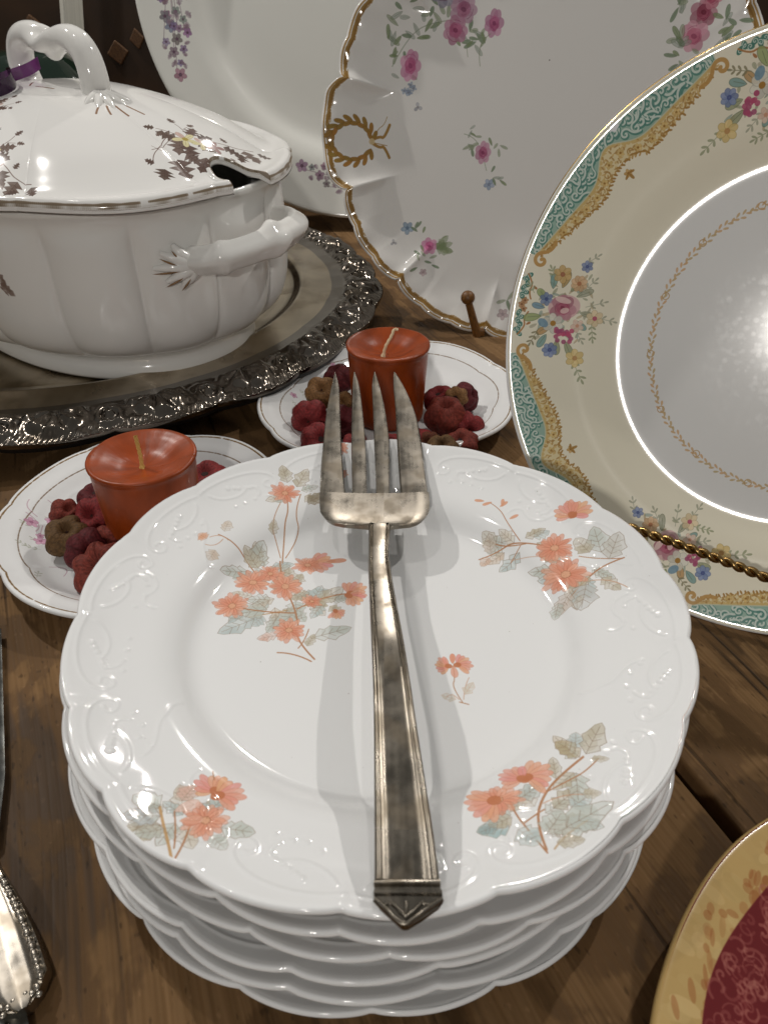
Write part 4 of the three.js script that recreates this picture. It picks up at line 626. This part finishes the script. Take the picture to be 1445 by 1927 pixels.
{ // fluted cake plate with pink roses
  const n = 12, t0 = 200 * D2R;
  const tabK = (t) => { const q = Math.abs(((t - 185 * D2R) % Math.PI + Math.PI * 1.5) % Math.PI - Math.PI / 2); return 1 - sstep(q, 10 * D2R, 16 * D2R); };
  const edge = (t) => { const b = bay(t, n, t0, 0.38), sub = Math.pow(Math.abs(Math.sin(n * 1.5 * (t - t0))), 0.8); return 0.1555 + 0.0062 * b + 0.0016 * sub * (1 - tabK(t)) + 0.0075 * tabK(t); };
  const disp = (t, f) => { const p = ((t - t0) / 6.28318 * n % 1 + 1) % 1, q = Math.min(p, 1 - p), k = sstep(f, 0.74, 0.86) * (1 - 0.35 * sstep(f, 0.92, 1)); return k * (0.0022 * Math.exp(-Math.pow(q / 0.05, 2)) - 0.0015 * Math.sin(Math.PI * p)) + sstep(f, 0.9, 1) * 0.0011 * Math.sin(n * 3 * (t - t0)); };
  const [c, g] = mmCanvas(2048, 178, '#dedcd8'); reseed(71);
  const gold = rgba(150, 112, 50, 0.9);
  g.strokeStyle = rgba(168, 132, 74, 0.95); g.lineWidth = 1.2; edgePath(g, edge, 0.5); g.stroke(); goldLine(g, edge, 3.2, 2.6, rgba(146, 112, 58, 0.85), 0.3); goldLine(g, edge, 4.4, 1.8, rgba(132, 98, 44, 0.75), 0.9); goldLine(g, edge, 5.4, 0.9, rgba(150, 116, 64, 0.6), 1.6);
  const wreath = (m) => { g.save(); g.scale(m, 1); g.translate(-147, 17); g.rotate(-0.05);
    for (let k = 0; k < 15; k++) { const a = -2.6 + k / 14 * 5.2, x = Math.cos(a) * 16.5, y = Math.sin(a) * 14.5; if (Math.abs(a) > 2.75) continue; for (const s of [-1, 1]) simpleLeaf(g, x, y, a + (a > 0 ? 1 : -1) * 1.57 + s * 0.42, 8.5, 3, rgba(152 + rr(-12, 12), 114, 50, 0.95), rgba(110, 78, 30, 0.6)); }
    stem(g, [[16, -1], [22, -4], [26, -2], [30, -12]], 2.2, gold); stem(g, [[16, 1], [22, 5], [26, 3], [30, 12]], 2.2, gold); stem(g, [[18, -1], [20, -9], [26, -12], [28, -18]], 0.5, gold); stem(g, [[18, 1], [22, 2], [28, 3]], 0.6, gold);
    g.fillStyle = rgba(200, 180, 140, 0.9); g.beginPath(); g.arc(16, 0, 2.4, 0, 7); g.fill(); g.restore(); };
  wreath(1); wreath(-1);
  const GL = [rgba(120, 136, 98, 0.75), rgba(138, 150, 122, 0.6), rgba(100, 122, 92, 0.7), rgba(142, 152, 140, 0.5)], ge = rgba(96, 104, 82, 0.4);
  const leafy = (x, y, k, sp, l) => { for (let q = 0; q < k; q++) simpleLeaf(g, x + rr(-sp, sp), y + rr(-sp, sp), rr(0, 6.28), l * rr(0.7, 1.2), l * 0.3, GL[Math.floor(rnd() * 4)], ge); };
  // top left garland
  stem(g, [[-62, -72], [-90, -70], [-108, -58], [-118, -38]], 0.8, rgba(120, 130, 106, 0.5)); leafy(-100, -72, 14, 14, 9); leafy(-116, -58, 10, 8, 9); leafy(-112, -38, 8, 8, 7); leafy(-60, -58, 9, 7, 9); leafy(-52, -56, 5, 5, 7); leafy(-86, -84, 10, 12, 9);
  rose(g, -72, -92, 10, [166, 112, 136]); rose(g, -66, -78, 10, [174, 112, 140]); rose(g, -82, -88, 9, [140, 112, 136]); rose(g, -71, -64, 9, [176, 98, 130], 1.1); rose(g, -42, -69, 7, [180, 102, 138], 1.35); rose(g, -104, -39, 8, [198, 112, 150], 1.35);
  stem(g, [[-44, -62], [-50, -58], [-52, -48], [-50, -40]], 0.6, rgba(130, 136, 112, 0.6)); stem(g, [[-62, -56], [-60, -46]], 0.6, rgba(130, 136, 112, 0.5));
  for (let k = 0; k < 6; k++) blossom(g, -104 + rr(-5, 5), -22 + rr(-6, 6), 2.4, [150, 162, 180], [120, 120, 130, 0.7], 4); blossom(g, -96, -10, 3.4, [166, 166, 172], [130, 126, 128, 0.7], 3);
  // middle sprig
  stem(g, [[-58, 8], [-52, 9], [-44, 17], [-38, 34]], 0.5, rgba(130, 140, 116, 0.7)); leafy(-55, 16, 5, 4, 7); leafy(-50, 8, 4, 4, 5); leafy(-33, 16, 4, 4, 6); rose(g, -42, 21, 6, [176, 100, 132], 1.35); blossom(g, -35, 44, 4.2, [150, 164, 186], [120, 130, 150, 0.8]); leafy(-32, 40, 5, 5, 6);
  // lower left sprig
  blossom(g, -98, 80, 5, [142, 160, 178], [90, 110, 130, 0.8]); leafy(-90, 84, 5, 5, 6); rose(g, -79, 93, 6.5, [196, 104, 146]); for (const a of [-0.4, -0.9, 0.1]) lobedLeaf(g, -73, 95, a, 14, 4, GL[0], ge, 3, 0.3); leafy(-80, 104, 8, 7, 6); blossom(g, -82, 114, 3, [186, 166, 170], [150, 130, 130, 0.7]); blossom(g, -108, 92, 2.6, [166, 166, 170], [130, 126, 128, 0.7], 3);
  // bottom and right
  leafy(-6, 140, 9, 9, 8); blossom(g, -14, 143, 4.5, [176, 158, 160], [140, 124, 128, 0.7]); rose(g, 6, 146, 6, [190, 110, 146]);
  rose(g, 108, -77, 9, [158, 78, 100], 1.1); rose(g, 104, -62, 10, [196, 116, 140]); rose(g, 112, -86, 7, [186, 92, 116]); leafy(92, -60, 7, 6, 11); leafy(124, -64, 12, 9, 9); leafy(98, -48, 6, 6, 8); leafy(92, -84, 6, 5, 9); leafy(110, 90, 12, 14, 9); rose(g, 104, 82, 8);
  g.fillStyle = rgba(60, 55, 50, 0.7); g.beginPath(); g.arc(2, -45, 0.5, 0, 7); g.fill();
  const t = thing('cake_plate', 'fluted white plate with pink roses and a gold edge, standing behind the cream plate', 'plate');
  part('plate_body', plateGeo({ edge, R: 0.161, prof: [[0, -0.013], [0.4, -0.0129], [0.66, -0.0125], [0.76, -0.0112], [0.84, -0.0075], [0.91, -0.0035], [0.96, -0.001], [1, 0]], thick: 0.004, foot: [0.5, -0.019], disp, texHalf: 0.178, nu: 720 }), glaze({ map: canvasTex(c), roughness: 0.1 }), t);
  stand(t, [0.1186, 0.1515, -0.6495], 20, -10);
}
{ // wooden easel of the cake plate: front peg with a ball
  const m = new THREE.MeshStandardMaterial({ roughness: 0.45, map: dataTex(64, 256, (u, v) => { const k = 0.85 + 0.3 * N3(u * 20, v * 8, 1); return [0.5 * k, 0.33 * k, 0.14 * k]; }, true) });
  const t = thing('plate_easel', 'small wooden easel whose round-headed peg stands before the rose plate', 'easel', [0.0768, 0, -0.6]);
  part('peg', new THREE.CylinderGeometry(0.0029, 0.0036, 0.03, 20).translate(0, 0.015, 0).applyMatrix4(new THREE.Matrix4().makeRotationZ(0.31)), m, t);
  part('ball', new THREE.SphereGeometry(0.0056, 32, 20).translate(-0.01, 0.0325, 0), m, t);
  part('rail', new RoundedBoxGeometry(0.009, 0.006, 0.2, 3, 0.0015).translate(0.001, 0.0031, -0.098), m, t);
}
// cream plate with turquoise and gold rim
const creamPose = [[0.179, 0.1208, -0.305], 21, -24];
{
  const edge = (t) => 0.1285 + 0.0002 * Math.sin(2 * t);
  const [c, g] = mmCanvas(2048, 132, '#e0e0de'); reseed(91);
  // ivory ground on the rim
  g.fillStyle = '#ebe5d0'; g.beginPath(); g.arc(0, 0, 131, 0, 7); g.arc(0, 0, 78.6, 0, 7, true); g.fill('evenodd');
  const pol = (r, a) => [Math.cos(a) * r, -Math.sin(a) * r];
  const turq = [142, 176, 162], turqD = rgba(82, 132, 120, 0.85), pale = rgba(204, 216, 206, 0.95), sand = rgba(206, 178, 118, 0.95), sandD = rgba(164, 124, 62, 0.9);
  const scrollAt = (x, y, a, s, m, col, w) => { g.save(); g.translate(x, y); g.rotate(a); g.scale(s, s * m); g.strokeStyle = col; g.lineWidth = w; g.beginPath(); for (let k = 0; k <= 26; k++) { const q = k / 26, th = q * 6.6, r = 2.6 * (1 - q * 0.86); g.lineTo(Math.cos(th) * r, Math.sin(th) * r); } g.stroke(); g.beginPath(); g.moveTo(2.6, 0); g.quadraticCurveTo(3.2, -3, 6.4, -3.6); g.stroke(); g.restore(); };
  const bouquetAngles = [180, 110.5, 252, 324, 38].map((v) => v * D2R);
  const nexts = [110.5, 38, 324 , 398, 180]; // unused order helper
  const sorted = [38, 110.5, 180, 252, 324, 398];
  for (let p = 0; p < 5; p++) {
    const a0 = (sorted[p] + 10.5) * D2R, a1 = (sorted[p + 1] - 10.5) * D2R, am = (a0 + a1) / 2;
    const inner = (q) => { const s = Math.sin(Math.PI * q), dip = Math.exp(-Math.pow((q - 0.5) / 0.09, 2)); return 127.4 - (2.4 + 10 * Math.pow(s, 0.75) * (1 - 0.84 * dip)); };
    // garland under and outside of the turquoise
    g.beginPath(); for (let k = 0; k <= 60; k++) g.lineTo(...pol(inner(k / 60) + 0.6, lerp(a0, a1, k / 60))); for (let k = 60; k >= 0; k--) { const q = k / 60, s = Math.sin(Math.PI * q); g.lineTo(...pol(inner(q) - 1.5 - 5.2 * Math.pow(s, 0.7) - 3 * Math.exp(-Math.pow((q - 0.5) / 0.06, 2)) + 0.7 * Math.sin(k * 1.3), lerp(a0, a1, q))); } g.closePath(); g.fillStyle = rgba(222, 206, 160, 0.9); g.fill();
    for (let k = 1; k < 60; k++) { const q = k / 60, a = lerp(a0, a1, q), s = Math.sin(Math.PI * q), r0 = inner(q), dep = 5.2 * Math.pow(s, 0.7) + 3 * Math.exp(-Math.pow((q - 0.5) / 0.06, 2));
      g.strokeStyle = sandD; g.lineWidth = 1; const [x, y] = pol(r0 - 0.7, a); g.fillStyle = sand; g.beginPath(); g.arc(x, y, 0.95, 0, 7); g.fill();
      const [x2, y2] = pol(r0 - 1.4 - dep + 0.4 + rr(-0.4, 0.4), a); simpleLeaf(g, x2, y2, -a + 2.4 + rr(-0.5, 0.5), 2.3, 0.8, sandD, null); simpleLeaf(g, x2, y2, -a + 3.9 + rr(-0.5, 0.5), 2, 0.7, rgba(186, 148, 84, 0.9), null);
      for (let q2 = 0; q2 < 5; q2++) { const [x4, y4] = pol(r0 - 1.2 - dep * rr(0, 1), a + rr(-0.006, 0.006)); simpleLeaf(g, x4, y4, rr(0, 6.28), rr(1.2, 2.2), 0.7, rnd() < 0.5 ? rgba(172, 134, 76, 0.75) : rgba(206, 174, 112, 0.85), null); }
      if (k % 4 === 0 && dep > 2.5) { const [x3, y3] = pol(r0 - 1.4 - dep * 0.5, a); blossom(g, x3, y3, 1.7, [214, 184, 120], [150, 110, 50, 0.9]); }
      if (k % 4 === 2 && dep > 2.5) { const [x3, y3] = pol(r0 - 1.4 - dep * rr(0.3, 0.7), a); g.strokeStyle = rgba(170, 130, 70, 0.8); g.lineWidth = 0.5; g.beginPath(); g.arc(x3, y3, 1.2, rr(0, 6), rr(2, 8)); g.stroke(); } }
    { const [x, y] = pol(inner(0.5) - 14.5, am); blossom(g, x, y, 1.8, [196, 156, 92], [140, 100, 50, 0.9]); simpleLeaf(g, x, y, -am + 3.1, 3.4, 1.2, sandD, null); for (const o of [-1.2, 1.2]) simpleLeaf(g, x, y, -am + 3.1 + o, 2.8, 1, sandD, null); }
    g.beginPath(); for (let k = 0; k <= 60; k++) g.lineTo(...pol(127.6, lerp(a0, a1, k / 60))); for (let k = 60; k >= 0; k--) g.lineTo(...pol(inner(k / 60), lerp(a0, a1, k / 60))); g.closePath(); g.save(); g.fillStyle = rgba(...turq, 0.9); g.fill(); g.clip();
    for (let k = 0; k < 34; k++) { const q = (k + 0.5) / 34, a = lerp(a0, a1, q), d = 127.6 - inner(q); for (let z = 0; z < Math.max(1, Math.floor(d / 4.2)); z++) { const [x, y] = pol(125.6 - z * 4.2 - rr(0, 1.2), a + rr(-0.008, 0.008)); const aa = rr(0, 6.28), m = rnd() < 0.5 ? 1 : -1, sc = rr(0.65, 1.05); scrollAt(x + 0.35, y + 0.4, aa, sc, m, turqD, 1.7); scrollAt(x, y, aa, sc, m, pale, 0.9); } }
    g.restore(); g.strokeStyle = rgba(196, 200, 176, 0.9); g.lineWidth = 0.5; g.beginPath(); for (let k = 0; k <= 60; k++) g.lineTo(...pol(inner(k / 60), lerp(a0, a1, k / 60))); g.stroke();
    for (const [a, m] of [[a0 - 0.012, 1], [a1 + 0.012, -1]]) { const [x, y] = pol(121.2, a); scrollAt(x, y, -a + (m > 0 ? -1.4 : 1.4), 1.35, m, rgba(190, 148, 84, 0.95), 1.15); }
  }
  for (const d of [38, 110.5, 180, 252, 324]) { // bouquets and rim medallions
    const b = d * D2R;
    g.save(); g.rotate(-b); // +x outwards
    for (let k = -7; k <= 7; k++) { const a = k * 0.0155, [x, y] = pol(125.2 - Math.abs(k % 2) * 1.2, a); if (Math.abs(k) > 1) { g.fillStyle = rgba(70, 122, 108, 0.95); g.beginPath(); g.ellipse(x, y, 1.7, 1.1, k, 0, 7); g.fill(); scrollAt(x, y, k * 2, 0.4, k % 2 ? 1 : -1, pale, 0.8); } else blossom(g, x - 0.6, y, 1.6, [176, 128, 84], [120, 76, 40, 0.9]); }
    stem(g, [[124, 14], [121, 10], [122.6, 6], [121, 3]], 0.7, rgba(176, 124, 74, 0.95)); stem(g, [[124, -14], [121, -10], [122.6, -6], [121, -3]], 0.7, rgba(176, 124, 74, 0.95)); for (const s of [-1, 1]) simpleLeaf(g, 121, s * 9, Math.PI + s * 0.6, 2.4, 1, rgba(166, 110, 64, 0.9), null);
    g.rotate(Math.PI); g.translate(-106, 0); // now +x towards the middle
    for (let k = 0; k < 60; k++) { const a = rr(0, 6.28), q = Math.sqrt(rnd()), x = 1 + Math.cos(a) * 13 * q, y = Math.sin(a) * 19 * q; simpleLeaf(g, x, y, rr(0, 6.28), rr(2.2, 4.2), rr(0.8, 1.4), [rgba(148, 154, 124, 0.6), rgba(164, 158, 132, 0.55), rgba(132, 158, 150, 0.55), rgba(186, 160, 118, 0.55)][k % 4], rgba(110, 112, 92, 0.4)); }
    const ol = rgba(150, 156, 122, 0.8), od = rgba(104, 112, 86, 0.6), tl = rgba(120, 158, 154, 0.8), bl = rgba(108, 144, 168, 0.8), br = rgba(188, 150, 100, 0.85), gy = rgba(158, 160, 138, 0.75);
    for (const [x, y, a, l, w, f] of [[-8, -4, -2.4, 6, 3, rgba(150, 166, 108, 0.8)], [-9, 4, 2.9, 8, 3.4, rgba(150, 166, 108, 0.8)], [-6, -9, -1.6, 7, 3, tl], [-2, -10, -1.3, 8, 3, rgba(180, 150, 98, 0.85)], [2, -9, -0.9, 7, 3, ol], [5, -7, -0.5, 8, 2.6, gy], [-5, 12, 2, 7, 3, tl], [0, 14, 1.4, 7, 3, ol], [4, 14, 1.0, 8, 3, ol], [-8, 0, 3.3, 6, 2.6, bl], [-4, 8, 2.5, 7, 3, br], [6, 4, 0.5, 7, 2.6, tl], [8, 0, 0.1, 6, 2.4, gy]]) simpleLeaf(g, x, y, a, l, w, f, od);
    sprig(g, -9, 10, 1.9, 7, rgba(132, 128, 96, 0.8), 3); sprig(g, -14, -6, -2.2, 4, ol, 2); sprig(g, -6, -14, -2.1, 4, ol, 2); sprig(g, 6, -8, -0.9, 9, gy, 3); sprig(g, 6, 6, 0.9, 8, gy, 3); sprig(g, 10, -3, -0.4, 8, gy, 2); sprig(g, 16, 1, 0.1, 7, gy, 2); sprig(g, 14, 4, 1.3, 7, ol, 3); sprig(g, 9, 22, 0.95, 10, ol, 3, 3); sprig(g, 6, -22, -0.7, 6, gy, 2);
    blossom(g, -3, -16, 4, [204, 172, 116], [160, 106, 78, 0.9], 6); blossom(g, 5, -13, 3.6, [214, 178, 138], [178, 120, 84, 0.9], 8); blossom(g, 10, 21, 4.2, [222, 196, 132], [184, 140, 84, 0.95], 6);
    blossom(g, 7, -21, 2.6, [128, 142, 178], [76, 88, 136, 0.85], 6); blossom(g, -8, -4, 3, [120, 138, 172], [70, 84, 132, 0.85], 6); blossom(g, -2, 19, 3.4, [126, 142, 180], [76, 88, 140, 0.85], 7);
    blossom(g, 15, 1.5, 3.8, [226, 206, 168], [184, 96, 116, 0.95], 6); blossom(g, 8, 6, 3, [226, 196, 176], [206, 150, 120, 0.9]);
    g.fillStyle = rgba(206, 152, 164, 0.6); g.beginPath(); g.ellipse(0.5, -1.5, 7.2, 5.6, -0.3, 0, 7); g.fill(); rose(g, 0, -1, 5.8, [176, 98, 118]); g.fillStyle = rgba(236, 214, 204, 0.75); g.beginPath(); g.ellipse(1, 0, 2, 1.3, -0.4, 0, 7); g.fill(); g.beginPath(); g.ellipse(-0.5, -4.6, 3.6, 1.4, 0.1, 0, 7); g.fill();
    blossom(g, -3, 6.5, 4.6, [216, 214, 200], [170, 128, 62, 1], 6); for (let k = 0; k < 18; k++) { g.fillStyle = rgba(178 + rr(-20, 20), 82, 114, 0.85); g.beginPath(); g.arc(3 + rr(-4, 4), 11.5 + rr(-3, 3), 1.1, 0, 7); g.fill(); }
    g.fillStyle = bl; g.beginPath(); g.ellipse(-7.5, 7, 2.6, 1.8, 0.5, 0, 7); g.fill(); g.restore();
  }
  // gold inner garland
  for (let k = 0; k < 300; k++) { const a = k / 300 * 6.28318, [x, y] = pol(64 + 0.5 * Math.sin(k * 2.1), a); simpleLeaf(g, x, y, -a + 1.57 + (k % 2 ? 0.5 : -0.5), 2.6, 0.95, rgba(196 + rr(-12, 12), 162, 118, 0.8), null); if (k % 20 === 0) { g.strokeStyle = rgba(180, 142, 94, 0.8); g.lineWidth = 0.4; g.beginPath(); g.arc(x, y, 1.5, 0, 7); g.stroke(); } }
  // chip in the rim
  { const [x, y] = pol(127, 141.5 * D2R); g.fillStyle = '#e6e8ea'; g.beginPath(); g.moveTo(x - 1, y - 2); g.lineTo(x + 2.4, y - 1); g.lineTo(x + 1.4, y + 1.6); g.lineTo(x - 1.6, y + 2); g.fill(); }
  // worn glaze in the middle
  const rough = document.createElement('canvas'); rough.width = rough.height = 1024; const q = rough.getContext('2d'); q.fillStyle = 'rgb(26,26,26)'; q.fillRect(0, 0, 1024, 1024); const kk = 1024 / 264; q.setTransform(kk, 0, 0, kk, 512, 512); reseed(14);
  for (let k = 0; k < 1500; k++) { const a = rr(0, 6.28), r = 50 * Math.sqrt(rnd()), x = Math.cos(a) * r, y = Math.sin(a) * r, b = rr(0, 6.28), l = rr(0.5, 6); q.strokeStyle = rgba(130, 130, 130, rr(0.15, 0.55)); q.lineWidth = rr(0.15, 0.5); q.beginPath(); q.moveTo(x, y); q.quadraticCurveTo(x + Math.cos(b) * l * 0.5 + rr(-1, 1), y + Math.sin(b) * l * 0.5, x + Math.cos(b) * l, y + Math.sin(b) * l); q.stroke(); }
  { const gr = q.createRadialGradient(0, 0, 38, 0, 0, 54); gr.addColorStop(0, 'rgb(32,32,32)'); gr.addColorStop(1, 'rgb(26,26,26)'); q.fillStyle = gr; q.beginPath(); q.arc(0, 0, 54, 0, 7); q.fill(); }
  for (let k = 0; k < 900; k++) { const a = rr(0, 6.28), r = 46 * Math.sqrt(rnd()), s = rr(0.2, 1.4); q.fillStyle = rgba(80, 80, 80, rr(0.05, 0.16)); q.beginPath(); q.arc(Math.cos(a) * r, Math.sin(a) * r, s, 0, 7); q.fill(); }
  const roughTex = canvasTex(rough, false);
  const t = thing('dinner_plate', 'cream dinner plate with turquoise and gold rim and flower bouquets, leaning at the right', 'plate');
  const prof = [[0, -0.0152], [0.3, -0.0152], [0.5, -0.0152], [0.555, -0.01515], [0.58, -0.01505], [0.607, -0.01482], [0.632, -0.0143], [0.661, -0.0132], [0.7, -0.0113], [0.74, -0.0096], [0.778, -0.0084], [0.82, -0.0068], [0.88, -0.0043], [0.94, -0.0019], [1, 0.0004]];
  part('plate_body', plateGeo({ edge, R: 0.1285, prof, thick: 0.003, foot: [0.5, -0.0205], texHalf: 0.132, nu: 360 }), glaze({ map: canvasTex(c), roughness: 1, roughnessMap: roughTex }), t);
  const goldM = new THREE.MeshStandardMaterial({ color: 0xc9a96a, metalness: 1, roughness: 0.25 });
  const ring = []; for (let k = 0; k <= 200; k++) { const a = k / 200 * 6.28318; ring.push([Math.cos(a) * 0.1289, -0.0009, -Math.sin(a) * 0.1289]); }
  part('gold_rim', tube(ring.slice(0, 200), () => 0.0011, 300, 8, true), goldM, t);
  stand(t, ...creamPose);
}
{ // twisted brass wire of its stand
  const brass = new THREE.MeshStandardMaterial({ color: new THREE.Color().setRGB(0.32, 0.2, 0.075), metalness: 1, roughness: 0.27, bumpMap: silverTex.roughnessMap, bumpScale: 0.0002 });
  const t = thing('wire_stand', 'twisted brass wire stand crossing the lower front of the cream plate', 'plate stand');
  const A = new THREE.Vector3(-0.085, 0.0125, 0.088), B = new THREE.Vector3(0.085, 0.0125, 0.114), dir = B.clone().sub(A), len = dir.length(), n1 = new THREE.Vector3(0, 1, 0), n2 = dir.clone().normalize().cross(n1);
  for (const ph of [0, Math.PI]) { const P = []; const turns = len / 0.0108; for (let k = 0; k <= turns * 14; k++) { const s = k / (turns * 14), a = s * turns * 6.28318 + ph, sag = -0.004 * Math.sin(s * 3.14159); const q = A.clone().addScaledVector(dir, s).addScaledVector(n1, Math.cos(a) * 0.00115).addScaledVector(n2, Math.sin(a) * 0.00115); P.push([q.x, q.y, q.z + sag]); } part('wire', tube(P, () => 0.00128, P.length, 9), brass, t); }
  part('back_rod', tube([[0.085, 0.0125, 0.1135], [0.088, 0.004, 0.1185], [0.088, -0.03, 0.1165], [0.07, -0.09, 0.085], [0.05, -0.12, -0.02]], () => 0.0026, 60, 10), brass, t);
  stand(t, ...creamPose);
}
// ------------------------------------------------------------------ red and gold plate, near right corner
{
  const edge = (t) => 0.1145 + 0.0006 * Math.sin(7 * t);
  const [c, g] = mmCanvas(1024, 118, '#c3a46a'); reseed(44);
  for (let k = 0; k < 420; k++) { const a = rr(0, 6.28), r = rr(101, 116), d = rr(-24, 26); g.fillStyle = rgba(200 + d, 172 + d, 116 + d, rr(0.15, 0.5)); g.beginPath(); g.ellipse(Math.cos(a) * r, Math.sin(a) * r, rr(1, 5), rr(0.8, 3), a, 0, 7); g.fill(); }
  for (let k = 0; k < 320; k++) { const a = rr(0, 6.28), r = 102 + 9 * Math.pow(rnd(), 2.4); g.fillStyle = rgba(156, 92, 48, rr(0.2, 0.5)); g.beginPath(); g.ellipse(Math.cos(a) * r, Math.sin(a) * r, rr(0.8, 3.4), rr(0.6, 2), a + 1.2, 0, 7); g.fill(); }
  g.fillStyle = '#6d1f22'; g.beginPath(); for (let k = 0; k <= 300; k++) { const a = k / 300 * 6.28318, r = 102.4 + 0.8 * Math.sin(a * 9); g.lineTo(Math.cos(a) * r, Math.sin(a) * r); } g.fill();
  for (let k = 0; k < 2600; k++) { const a = rr(0, 6.28), r = 101 * Math.sqrt(rnd()), x = Math.cos(a) * r, y = Math.sin(a) * r; g.strokeStyle = rgba(176, 110, 98, rr(0.25, 0.6)); g.lineWidth = rr(0.4, 1); const s = rr(1.5, 4), st = rr(0, 6.28); g.beginPath(); for (let q = 0; q < 14; q++) { const u = q / 14; g.lineTo(x + Math.cos(st + u * 5) * s * (1 - u * 0.8), y + Math.sin(st + u * 5) * s * (1 - u * 0.8)); } g.stroke(); }
  const t = thing('red_plate', 'dark red plate with a worn gold band, cut off at the near right corner', 'plate', [0.18, 0.0012, -0.045]);
  part('plate_body', plateGeo({ edge, R: 0.1145, prof: [[0, 0.0045], [0.5, 0.0045], [0.6, 0.006], [0.68, 0.011], [0.78, 0.0148], [0.89, 0.0182], [0.94, 0.0198], [1, 0.0214]], thick: 0.0032, foot: [0.52, -0.001], texHalf: 0.118, nu: 240 }), glaze({ map: canvasTex(c), roughness: 0.16 }), t);
}
// ------------------------------------------------------------------ silver knives at the left edge
{
  const m = silver({ color: new THREE.Color().setRGB(0.7, 0.69, 0.67) }), steel = silver({ color: new THREE.Color().setRGB(0.34, 0.37, 0.39), roughness: 0.6 });
  const t = thing('ornate_knife', 'silver knife with a beaded rounded handle, lying at the near left edge', 'knife', [-0.1055, 0.0015, -0.0975]);
  t.rotation.y = Math.atan2(0.56, 0.83); // local -z runs along the handle towards its blade
  const half = (s) => s < 0.006 ? 0.0088 * Math.sqrt(clamp(s / 0.006, 0.03, 1)) * 0.9 + 0.0009 : 0.0036 + 0.0062 * Math.pow(Math.max(0, Math.cos(clamp((s - 0.012) / 0.044, -0.4, 1) * Math.PI / 2)), 1.1);
  const secs = []; for (let i = 0; i <= 70; i++) { const s = i / 70 * 0.068, h = half(s), e = 0.0006; const up = 0.0052 - 0.0008 * Math.pow(i / 70, 2); const sec = []; for (let k = 0; k <= 20; k++) { const w = k / 10 - 1, aw = Math.abs(w); const y = up + (aw > 0.93 ? -0.0022 : aw > 0.82 ? 0.0003 : aw > 0.55 ? -0.0007 : -0.0002 + 0.0006 * (1 - aw)); sec.push([w * h, y, -s]); } for (let k = 20; k >= 0; k -= 4) { const w = (k / 10 - 1) * 0.92; sec.push([w * h, 0.0004, -s]); } secs.push(sec); }
  part('handle', flat(loft(secs), 0.9), m, t);
  const beads = []; reseed(3); for (const sd of [-1, 1]) for (let k = 0; k < 17; k++) { const s = 0.004 + k * 0.0026, h = half(s); if (h < 0.0045) continue; const b = new THREE.SphereGeometry(0.00105 * rr(0.8, 1.25), 10, 8); b.scale(1, 0.7, 1.2); b.translate(sd * h * 0.69, 0.0047, -s); beads.push(b); if (k % 2) { const l = tube([[sd * h * 0.6, 0.0046, -s], [sd * h * 0.68, 0.0052, -s - 0.0012], [sd * h * 0.8, 0.0047, -s - 0.0008]], () => 0.0005, 10, 6); beads.push(l); } } for (let k = -3; k <= 3; k++) beads.push(new THREE.SphereGeometry(0.001, 10, 8).scale(1.2, 0.7, 1).translate(k * 0.0017, 0.0049, -0.0042 + 0.0003 * k * k));
  part('beading', mergeGeometries(beads.map((b) => { const q = b.toNonIndexed(); return q; })), m, t);
  const bl = []; for (let i = 0; i <= 30; i++) { const s = 0.062 + i / 30 * 0.11, k = i / 30, h = 0.0036 + 0.003 * Math.min(1, k * 4), x = 0.002 + 0.022 * k; bl.push([[-h, 0.0024], [-h * 0.4, 0.0036], [h * 0.6, 0.0032], [h, 0.0022], [h * 0.6, 0.0012], [-h * 0.6, 0.0012]].map(([w, y]) => [x + w, y, -s])); }
  part('blade', flat(loft(bl), 0.4), steel, t);
  const t2 = thing('plain_knife', 'plain grey steel blade at the near left corner, below the beaded knife handle', 'knife', [-0.1145, 0.0012, -0.0955]);
  t2.rotation.y = Math.atan2(0.46, 0.89);
  const b2 = []; for (let i = 0; i <= 24; i++) { const s = i / 24, h = 0.0092 * Math.sqrt(clamp(s * 14 + 0.35, 0, 1)); b2.push([[-h, 0.0012], [-h * 0.6, 0.0022], [h * 0.6, 0.0022], [h, 0.0012], [h * 0.7, 0.0006], [-h * 0.7, 0.0006]].map(([w, y]) => [w, y, -0.003 + s * 0.085])); }
  part('blade', flat(loft(b2), 0.4), steel, t2);
}
renderer.render(scene, camera);
